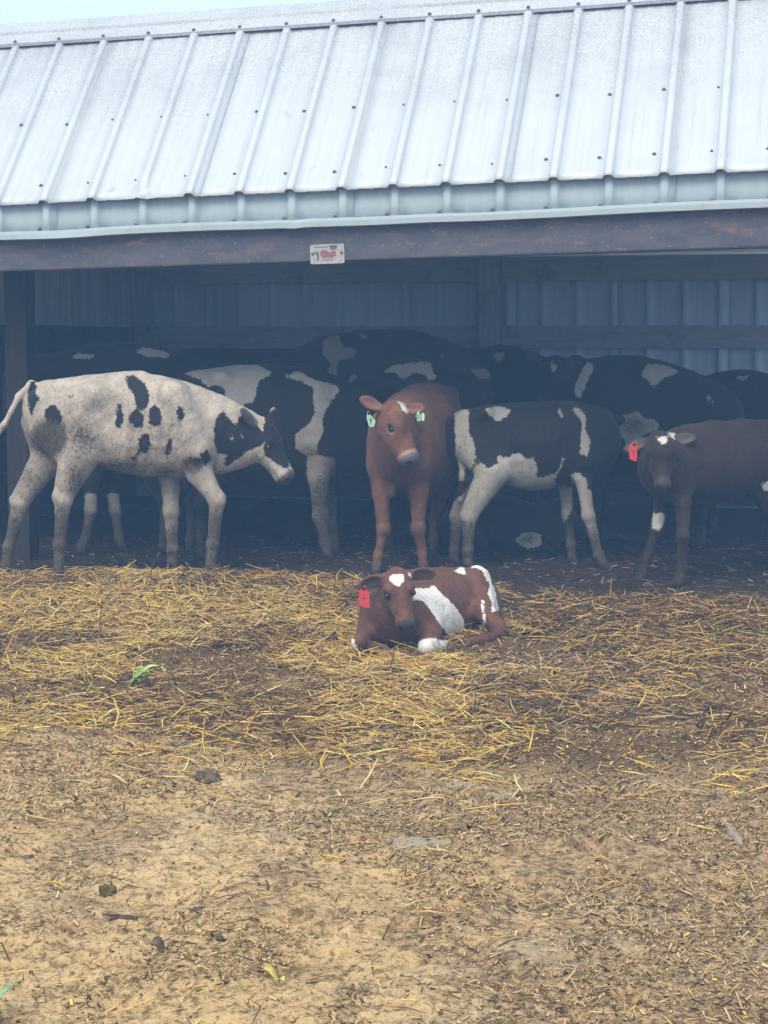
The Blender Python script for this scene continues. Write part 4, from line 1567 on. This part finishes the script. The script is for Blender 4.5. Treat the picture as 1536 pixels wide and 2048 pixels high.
c.muds += [(1265, 850, 55, 32, .62)]
c.make(.0125, M['coat_bw'], 'black calf with a white saddle patch, behind the dark brown calf', FL - .01, mudtop=.4, mudamt=.6)

# ---- two more black calves at the very back
for (secs, legx, neck, hd, Yb, lab, pp) in (
        ([(930, 712, 880, .12, 0), (975, 702, 905, .18, 0), (1030, 706, 910, .19, 0), (1080, 724, 890, .13, 0)], (950, 962, 1060, 1072),
         [(1070, 735, 860, .11, .05), (1100, 745, 840, .09, .2)], ((1104, 752, .22), (1130, 830, .36)), 13.9, 'black calf at the very back beside the inner post, right of center', [(985, 706), (1012, 704), (1004, 722), (990, 724)]),
        ([(1395, 775, 900, .12, 0), (1440, 752, 920, .18, 0), (1500, 748, 925, .19, 0), (1560, 765, 905, .13, 0)], (1412, 1424, 1540, 1552),
         [(1405, 785, 870, .11, .05), (1378, 790, 850, .09, .2)], ((1372, 798, .22), (1350, 870, .36)), 13.6, 'black calf at the very back by the right edge', [(1470, 752), (1500, 749), (1490, 766)])):
    c = Calf('calf', Yb)
    c.fw = np.array([1. if hd[1][0] > hd[0][0] else -1., 0, 0])
    c.trunk(secs)
    c.trunk(neck, k=.05)
    for i, pxx in enumerate(legx):
        d = -.1 if i % 2 else .12
        c.leg([(pxx, 850, 40, d * .7), (pxx + 3, 925, 24, d), (pxx - 3, 990, 13, d), (pxx, 1045, 10, d), (pxx, 1065, 11, d)], ls=.7, ground=FL)
    c.head(c.J(*hd[0]), c.J(*hd[1]), unit([.5 * c.fw[0], .3, .8]), L=.34)
    c.pats.append(pp)
    c.make(.014, M['coat_bw'], lab, FL - .01, mudtop=.4, mudamt=.6)

# ---- brown calf lying at the back between the legs
c = Calf('calf', 12.35)
c.trunk([(885, 1020, 1098, .13, 0), (940, 998, 1102, .19, 0), (1010, 996, 1104, .2, 0), (1065, 1010, 1104, .17, 0), (1095, 1025, 1100, .13, 0)])
c.trunk([(1080, 1015, 1085, .11, 0), (1110, 1005, 1060, .09, .06), (1122, 1000, 1045, .08, .12)], k=.05)
c.cone(c.J(910, 1040, -.14), c.J(950, 1085, -.2), c.m(36), c.m(24), .04)
c.cone(c.J(950, 1088, -.2), c.J(905, 1100, -.22), c.m(16), c.m(10), .03)
c.cone(c.J(1075, 1065, -.13), c.J(1055, 1092, -.18), c.m(20), c.m(14), .04)
c.cone(c.J(1055, 1094, -.18), c.J(1105, 1098, -.2), c.m(12), c.m(9), .03)
c.head(c.J(1124, 1000, .15), c.J(1165, 1040, .2), unit([.5, -.1, .8]), L=.31)
c.pats += [k3([(380, 1000), (430, 965), (500, 965), (510, 1020), (440, 1040)])]
c.muds += [(1058, 1078, 30, 22, .6)]
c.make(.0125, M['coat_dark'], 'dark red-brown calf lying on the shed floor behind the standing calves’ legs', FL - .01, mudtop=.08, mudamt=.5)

# ---------------------------------------------------------------- straw, chaff, mud
HV = height


def stalks(name, n_try, dens, length, width, sides_seg, colors, lift, pitch, label, cat, mat, seed, flat=1.0, wmul=None, bendamt=.12):
    """scatter stalks: prisms with a slight bend; dens(x,y)->0..1"""
    g = np.random.default_rng(seed)
    y = g.uniform(4.0, 13.2, n_try)
    xw = .215 * y + .5
    x = g.uniform(-1, 1, n_try) * 3.2
    keep = (np.abs(x) < xw) & (g.random(n_try) < dens(x, y))
    x, y = x[keep], y[keep]
    n = len(x)
    L = length(g, n, x, y)
    w = width(g, n)
    az = g.uniform(0, 2 * math.pi, n)
    pt = pitch(g, n, x, y)
    dv = np.stack([np.cos(az) * np.cos(pt), np.sin(az) * np.cos(pt), np.sin(pt)], -1)
    sv = np.stack([-np.sin(az), np.cos(az), np.zeros(n)], -1)
    roll = g.uniform(-.6, .6, n)
    uv = np.cross(dv, sv)
    sv2 = sv * np.cos(roll)[:, None] + uv * np.sin(roll)[:, None]
    uv2 = np.cross(dv, sv2)
    seg = sides_seg
    ts = np.linspace(-.5, .5, seg + 1)
    za = HV(x, y)
    # follow the slope of the ground
    xa, ya = x + dv[:, 0] * L * .4, y + dv[:, 1] * L * .4
    xb, yb = x - dv[:, 0] * L * .4, y - dv[:, 1] * L * .4
    sl = (HV(xa, ya, False) - HV(xb, yb, False)) / np.maximum(.8 * L, 1e-3)
    lf = lift(g, n, x, y)
    ctr = np.stack([x, y, za + lf + np.abs(np.sin(pt)) * L * .38], -1)
    bend = g.normal(0, bendamt, n) * (1 + 3.5 * (g.random(n) < .18)) * L
    bend2 = np.abs(g.normal(0, bendamt * .5, n)) * L
    V = np.zeros((n, seg + 1, 3, 3), np.float32)
    for i, t in enumerate(ts):
        p = ctr + dv * (L * t)[:, None] + sv * (bend * (4 * t * t - .5))[:, None]
        p[:, 2] += sl * L * t - bend2 * (4 * t * t - .5)
        tw = w * (1 - .35 * (2 * t) ** 2)
        for j in range(3):
            a = 2 * math.pi * j / 3 + math.pi / 2
            V[:, i, j] = p + sv2 * (math.cos(a) * tw)[:, None] + uv2 * (math.sin(a) * tw * flat)[:, None]
    nvs = (seg + 1) * 3
    base = (np.arange(n) * nvs)[:, None]
    fs = []
    for i in range(seg):
        for j in range(3):
            a, b = i * 3 + j, i * 3 + (j + 1) % 3
            fs.append(np.concatenate([base + a, base + b, base + b + 3, base + a + 3], 1))
    Fq = np.stack(fs, 1).reshape(-1, 4)
    o = mesh_np(name, V.reshape(-1, 3), Fq, 4, mat)
    c = colors(g, n, x, y)
    col = np.ones((n, nvs, 4), np.float32)
    col[:, :, :3] = c[:, None, :]
    cattr(o, 'col', col.reshape(-1, 4))
    tag(o, label, cat, kind='stuff')
    return o


PAL = np.array([[.72, .475, .105], [.76, .565, .24], [.47, .275, .085], [.21, .120, .045], [.50, .36, .16], [.075, .048, .027]])


def pal(g, n, wts):
    """wts (n,6)"""
    cum = np.cumsum(wts, 1)
    r = g.random(n)[:, None] * cum[:, -1:]
    i = (r > cum).sum(1)
    c = PAL[np.clip(i, 0, 5)] * g.uniform(.75, 1.25, n)[:, None]
    return np.clip(c * (1 + g.normal(0, .05, (n, 3))), .01, .8)


def tof(x, y):
    return front_y(x) - y


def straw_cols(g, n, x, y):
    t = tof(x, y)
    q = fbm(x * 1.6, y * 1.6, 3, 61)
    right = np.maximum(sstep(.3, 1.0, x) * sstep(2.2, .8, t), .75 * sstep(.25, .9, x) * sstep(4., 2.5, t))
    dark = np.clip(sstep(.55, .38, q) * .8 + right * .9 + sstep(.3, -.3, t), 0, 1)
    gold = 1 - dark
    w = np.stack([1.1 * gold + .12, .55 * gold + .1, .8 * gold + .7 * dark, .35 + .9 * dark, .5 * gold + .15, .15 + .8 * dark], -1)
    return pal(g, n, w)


def straw_density(x, y):
    t = tof(x, y)
    q = fbm(x * 1.8, y * 1.8, 3, 52)
    d = sstep(-.10 + .25 * sstep(.4, 1.2, x), .35 + .25 * sstep(.4, 1.2, x), t + .5 * (q - .5)) * sstep(4.6, 3.0, t + 1.4 * (q - .5))
    d = d * (.42 + .58 * sstep(2.2, .6, t)) * sstep(.30, .52, q + .22 * sstep(2.0, .8, t) * sstep(.5, -.2, x))
    d = d * (1 - .6 * sstep(.25, .9, x) * sstep(.4, 1.4, t))
    calf = np.exp(-(((x - .12) / .36) ** 4) - ((y - 9.22) / .26) ** 4)
    return np.clip(d * (1 - .6 * calf), 0, 1)


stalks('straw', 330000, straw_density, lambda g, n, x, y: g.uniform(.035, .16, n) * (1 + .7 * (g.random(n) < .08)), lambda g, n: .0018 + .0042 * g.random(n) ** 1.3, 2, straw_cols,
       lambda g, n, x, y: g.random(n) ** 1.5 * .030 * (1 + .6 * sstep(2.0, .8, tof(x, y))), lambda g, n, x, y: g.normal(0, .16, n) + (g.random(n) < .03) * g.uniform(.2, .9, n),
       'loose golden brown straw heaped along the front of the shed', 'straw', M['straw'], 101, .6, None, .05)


def chaff_cols(g, n, x, y):
    t = tof(x, y)
    wetn = fbm(x * 2.2, y * 2.2, 3, 71)
    dryl = sstep(.2, -.8, x)
    w = np.stack([.30 + .2 * dryl, .22 + 0 * x, .55 + 0 * x, .75 + 0 * x, .35 + .25 * dryl, .75 - .3 * dryl], -1)
    mudc = np.array([.34, .255, .165]) * g.uniform(.45, 1.3, n)[:, None]
    m = (g.random(n) < .55)[:, None]
    return np.where(m, mudc, pal(g, n, w) * .92)


def flake_density(x, y):
    t = tof(x, y)
    q = fbm(x * 2.3, y * 2.3, 4, 91)
    near = sstep(3.4, 4.6, t) * (.14 + .86 * sstep(.42, .58, q + .17 * sstep(-.5, .2, x + .6 * (fbm(x * .9, y * .9, 2, 33) - .5))))
    mid = sstep(.0, .5, t) * sstep(4.6, 3.4, t) * .62
    return np.clip(near + mid * .62, 0, 1)


def flake_cols(g, n, x, y):
    t = tof(x, y)
    heap = sstep(4.4, 3.0, t)
    dryl = sstep(.3, -.7, x + .8 * (fbm(x * 1.1, y * 1.1, 3, 31) - .5))
    mudc = (np.array([.60, .425, .225]) * (1 - dryl)[:, None] + np.array([.60, .425, .215]) * dryl[:, None]) * (g.random(n) * .85 + .30)[:, None]
    right = sstep(.2, 1.0, x) * sstep(1.6, .6, t)
    st = pal(g, n, np.stack([.45 - .3 * right, .25 + 0 * x, .9 + 0 * x, 1.0 + .5 * right, .35 + 0 * x, .8 + .6 * right], -1))
    ch = pal(g, n, np.stack([.25 + 0 * x, .2 + 0 * x, .5 + 0 * x, .7 + 0 * x, .3 + 0 * x, .8 + 0 * x], -1))
    r = g.random(n)
    out = np.where((r < .84)[:, None], mudc, ch)
    return np.where((g.random(n) < heap)[:, None], st, out)


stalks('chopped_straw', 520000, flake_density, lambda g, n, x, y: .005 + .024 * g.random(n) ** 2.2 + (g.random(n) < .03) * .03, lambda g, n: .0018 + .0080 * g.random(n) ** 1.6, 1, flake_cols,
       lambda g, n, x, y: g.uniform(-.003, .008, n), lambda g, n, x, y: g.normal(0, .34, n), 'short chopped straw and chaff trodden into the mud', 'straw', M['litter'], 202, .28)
stalks('loose_stalks', 9000, lambda x, y: sstep(3.0, 4.2, tof(x, y)) * .55, lambda g, n, x, y: g.uniform(.04, .13, n), lambda g, n: g.uniform(.0014, .0030, n), 2, straw_cols,
       lambda g, n, x, y: g.uniform(.002, .010, n), lambda g, n, x, y: g.normal(0, .08, n), 'thin single straw stalks scattered over the bare mud', 'straw', M['straw'], 303, .7, None, .16)
stalks('wood_chips', 90000, lambda x, y: np.clip(np.exp(-((x - .75) / .75) ** 2 - ((y - 8.35) / .75) ** 2) * .85 + .03 * sstep(4, 1, tof(x, y)), 0, 1), lambda g, n, x, y: g.uniform(.015, .055, n), lambda g, n: g.uniform(.004, .010, n), 1,
       lambda g, n, x, y: np.clip(np.array([.52, .36, .22]) * g.uniform(.35, 1.3, n)[:, None] * (1 + g.normal(0, .06, (n, 3))), .02, .8),
       lambda g, n, x, y: g.uniform(0, .012, n), lambda g, n, x, y: g.normal(0, .22, n), 'pale wood chips strewn over the straw in front of the lying calf', 'wood chips', M['litter'], 404, .35)
stalks('floor_litter', 90000, lambda x, y: sstep(.45 + .5 * sstep(.3, 1.0, x), -.1, tof(x, y)) * .6, lambda g, n, x, y: .012 + .08 * g.random(n) ** 2, lambda g, n: g.uniform(.0018, .0045, n), 1,
       lambda g, n, x, y: np.clip(np.array([.115, .082, .052]) * (g.uniform(.15, 1.1, n) + (g.random(n) < .07) * 2.0)[:, None], .01, .6),
       lambda g, n, x, y: g.uniform(0, .008, n), lambda g, n, x, y: g.normal(0, .12, n), 'dark trodden straw litter on the shed floor', 'litter', M['litter'], 505, .5)

# ---------------------------------------------------------------- single things on the ground


def on_ground(px, py):
    """point of the ground seen at a photo pixel"""
    lo_, hi_ = 3.0, 14.0
    for _ in range(40):
        m_ = (lo_ + hi_) / 2
        p = at(px, py, m_)
        if p[2] > base_height(p[0], p[1]):
            lo_ = m_
        else:
            hi_ = m_
    p = at(px, py, lo_)
    p[2] = float(height(p[0], p[1]))
    return p


def leaf_blade(mb, a, b, w, arch, twist=0., n=8, side=None, cup=.25, th=.0012):
    a, b = np.asarray(a, float), np.asarray(b, float)
    d = b - a
    sd = unit(np.cross(d, [0, 0, 1])) if side is None else unit(side)
    rows = []
    for i in range(n + 1):
        t = i / n
        p = a + d * t + np.array([0, 0, arch * math.sin(math.pi * t)])
        ww = w * (math.sin(math.pi * min(1, t * .9 + .1)) ** .7) + .001
        ang = twist * t
        s2 = sd * math.cos(ang) + np.array([0, 0, 1]) * math.sin(ang)
        rows.append([p - s2 * ww + np.array([0, 0, ww * cup]), p, p + s2 * ww + np.array([0, 0, ww * cup]),
                     p + s2 * ww + np.array([0, 0, ww * cup - th]), p - np.array([0, 0, th]), p - s2 * ww + np.array([0, 0, ww * cup - th])])
    vs = [q for r in rows for q in r]
    fs = [(i * 6 + j, i * 6 + (j + 1) % 6, (i + 1) * 6 + (j + 1) % 6, (i + 1) * 6 + j) for i in range(n) for j in range(6)]
    mb.add(vs, fs + [(5, 4, 3, 2, 1, 0), tuple(n * 6 + j for j in range(6))])


def lump(name, px, py, rx, ry, rz, mat, label, cat, seed, group=None, rough=.35):
    p = on_ground(px, py)
    g = np.random.default_rng(seed)
    nv, nu = 12, 20
    vs, fs = [], []
    for i in range(nv + 1):
        for j in range(nu):
            a, b = math.pi * i / nv, 2 * math.pi * j / nu
            d = np.array([math.sin(a) * math.cos(b), math.sin(a) * math.sin(b), math.cos(a)])
            k = 1 + rough * (2 * float(fbm(d[0] * 3.1 + seed, d[1] * 3.1 + d[2] * 2.7, 4, seed)) - 1) * 2.6
            vs.append(d * np.array([rx, ry, rz]) * k)
    for i in range(nv):
        for j in range(nu):
            fs.append((i * nu + j, (i + 1) * nu + j, (i + 1) * nu + (j + 1) % nu, i * nu + (j + 1) % nu))
    mb = MB()
    mb.add(vs, fs)
    o = mb.build(name, mat, smooth=True)
    o.location = Vector(p + np.array([0, 0, rz * .05]))
    o.rotation_euler = (0, 0, g.uniform(-.4, .4))
    tag(o, label, cat, group)
    return o


# green corn husk
p = on_ground(290, 1378)
husk = bpy.data.objects.new('corn_husk', None)
COL.objects.link(husk)
husk.location = Vector(p)
tag(husk, 'bright green corn husk lying on the straw heap at left', 'corn husk')
for i, (ax, az_, bx, bz, by, w, m) in enumerate(((-.062, .01, .048, .085, .05, .017, 'husk'), (-.050, .015, .060, .095, .06, .014, 'husk_pale'), (-.070, -.005, .020, .062, .03, .015, 'husk'),
                                                 (-.030, .0, .050, .050, .02, .011, 'husk'), (-.058, -.01, -.020, .035, -.03, .012, 'husk'))):
    mb = MB()
    leaf_blade(mb, (ax, -.02 + .008 * i, az_ + .02), (bx, by, bz), w, .022, .3 * (i - 2), cup=.45)
    mb.build('husk_leaf', M[m], husk, smooth=True)

mb = MB()
a, b = on_ground(2, 2046), on_ground(38, 2005)
leaf_blade(mb, a + [-.05, -.04, .02], b + [0, 0, .07], .012, .02, .3)
o = mb.build('grass_blade', plain('grass_green', (.22, .38, .17), .5, .4, .25, 50), smooth=True)
tag(o, 'green grass blade poking up in the bottom left corner', 'grass blade')


def slab(name, pxa, pya, pxb, pyb, w, th, mat, label, cat, seed, taper=.6):
    a, b = on_ground(pxa, pya), on_ground(pxb, pyb)
    d = b - a
    L = np.linalg.norm(d)
    d = d / L
    sd = unit(np.cross([0, 0, 1], d))
    up = np.cross(d, sd)
    g = np.random.default_rng(seed)
    n = 7
    rows = []
    for i in range(n + 1):
        t = i / n
        c_ = a + d * L * t + np.array([0, 0, th * .9 + .006]) + sd * g.normal(0, w * .12)
        ww = w * (1 - taper * abs(2 * t - 1) ** 2.5) * g.uniform(.8, 1.15)
        hh = th * g.uniform(.8, 1.2)
        rows.append([c_ - sd * ww - up * hh * .6, c_ - sd * ww * .7 + up * hh, c_ + sd * ww * .75 + up * hh * .8, c_ + sd * ww - up * hh * .5])
    vs = [q for r in rows for q in r]
    fs = [(i * 4 + j, (i + 1) * 4 + j, (i + 1) * 4 + (j + 1) % 4, i * 4 + (j + 1) % 4) for i in range(n) for j in range(4)] + [(0, 1, 2, 3), (n * 4 + 3, n * 4 + 2, n * 4 + 1, n * 4)]
    mb = MB()
    mb.add(vs, fs)
    o = mb.build(name, mat)
    tag(o, label, cat)
    return o


slab('wood_splinter', 1198, 1392, 1264, 1402, .012, .008, M['chipwood'], 'long pale wood splinter on the chips right of center', 'wood splinter', 1)
slab('stick', 880, 1532, 958, 1530, .012, .008, M['bark'], 'dark flat stick lying in the straw below the lying calf', 'stick', 2)
slab('wood_piece', 1008, 1416, 1038, 1406, .012, .009, M['stone'], 'grey weathered wood piece on the chips below the lying calf', 'wood piece', 3)
slab('wood_shard', 1452, 1668, 1484, 1696, .014, .007, plain('grey_wood', (.27, .22, .165), .8, .2, .25, 50), 'grey-brown wood shard on the mud at right', 'wood shard', 4)
slab('husk_strip', 618, 1494, 668, 1508, .014, .010, plain('husk_brown', (.30, .21, .13), .8, .2, .35, 50), 'curled brown husk strip in the straw left of center', 'husk strip', 5)
slab('stick', 205, 1832, 275, 1842, .008, .006, M['bark'], 'thin dark stick on the tan mud at lower left', 'stick', 6)
lump('mud_clod', 415, 1562, .055, .045, .022, M['clod'], 'dark mud clod below the straw, left of center', 'mud clod', 3, 'dark mud clods')
lump('mud_clod', 40, 1712, .055, .035, .022, plain('purple_mud', (.115, .083, .078), .7, .3, .4, 40, 0, .5), 'reddish dark mud clod at the left edge of the mud', 'mud clod', 4, 'dark mud clods')
lump('mud_clod', 215, 1785, .026, .022, .026, plain('greenish_clod', (.11, .085, .035), .8, .2, .5, 40, 0, .6), 'small upright greenish brown clod at lower left', 'mud clod', 7, 'dark mud clods')
lump('mud_clod', 432, 1882, .020, .015, .012, M['clod'], 'small black clod low in the picture, left of center', 'mud clod', 12, 'dark mud clods')

for (px_, py_, m_, lb, w_, sd_) in ((318, 1905, plain('leaf_dark', (.095, .07, .04), .7, .3, .4, 50), 'dead dark leaf standing up in the mud, lower left', .018, 1),
                                  (545, 1992, plain('leaf_yellow', (.52, .42, .12), .7, .3, .3, 50), 'small yellow leaf near the bottom edge', .010, 2)):
    p = on_ground(px_, py_)
    mb = MB()
    leaf_blade(mb, p + [.016, 0, .0], p + [-.022, .015, .040], w_, .012, .6, cup=.5)
    leaf_blade(mb, p + [.012, .01, .0], p + [.030, -.012, .018], w_ * .7, .010, -.5, cup=.4)
    o = mb.build('dead_leaf', m_, smooth=True)
    tag(o, lb, 'leaf')

# puddle
def puddle(px, py, rx, ry, seed, label):
    p = on_ground(px, py)
    n = 48
    ring = []
    for i in range(n):
        a = 2 * math.pi * i / n
        k = .72 + .6 * float(fbm(math.cos(a) * 1.5 + seed, math.sin(a) * 1.5, 4, seed))
        ring.append((rx * k * math.cos(a), ry * k * math.sin(a)))
    zc = np.max([float(height(p[0] + .5 * x_, p[1] + .5 * y_)) for x_, y_ in ring[::2]]) - p[2] + .003
    mb = MB()
    mb.add([(0, 0, zc + .001)] + [(x_, y_, zc) for x_, y_ in ring] + [(x_, y_, zc - .03) for x_, y_ in ring],
           [(0, 1 + i, 1 + (i + 1) % n) for i in range(n)] + [(1 + i, 1 + n + i, 1 + n + (i + 1) % n, 1 + (i + 1) % n) for i in range(n)])
    o = mb.build('puddle', M['water'])
    o.location = Vector(p)
    tag(o, kind='structure')
    return o


t = NT('muddy_water', .3, .4)
t.color((.34, .285, .19))
t.bump(t.noise(30, 3), .08, .01)
M['water'] = t.m
puddle(835, 1690, .105, .055, 3, '')
puddle(925, 1578, .07, .035, 5, '')
puddle(1010, 1597, .05, .03, 8, '')

# ---------------------------------------------------------------- mist
hz = MB()
hz.box(-95, 95, -65, 115, -1.35, 4.2)
tm = bpy.data.materials.new('mist')
tm.use_nodes = True
tn = tm.node_tree
tn.nodes.clear()
vo = tn.nodes.new('ShaderNodeVolumePrincipled')
vo.inputs['Color'].default_value = (.26, .53, 1.0, 1)
vo.inputs['Density'].default_value = .0106
vo.inputs['Anisotropy'].default_value = .0
mo = tn.nodes.new('ShaderNodeOutputMaterial')
tn.links.new(vo.outputs[0], mo.inputs['Volume'])
haze = hz.build('haze', tm)
tag(haze, kind='stuff')
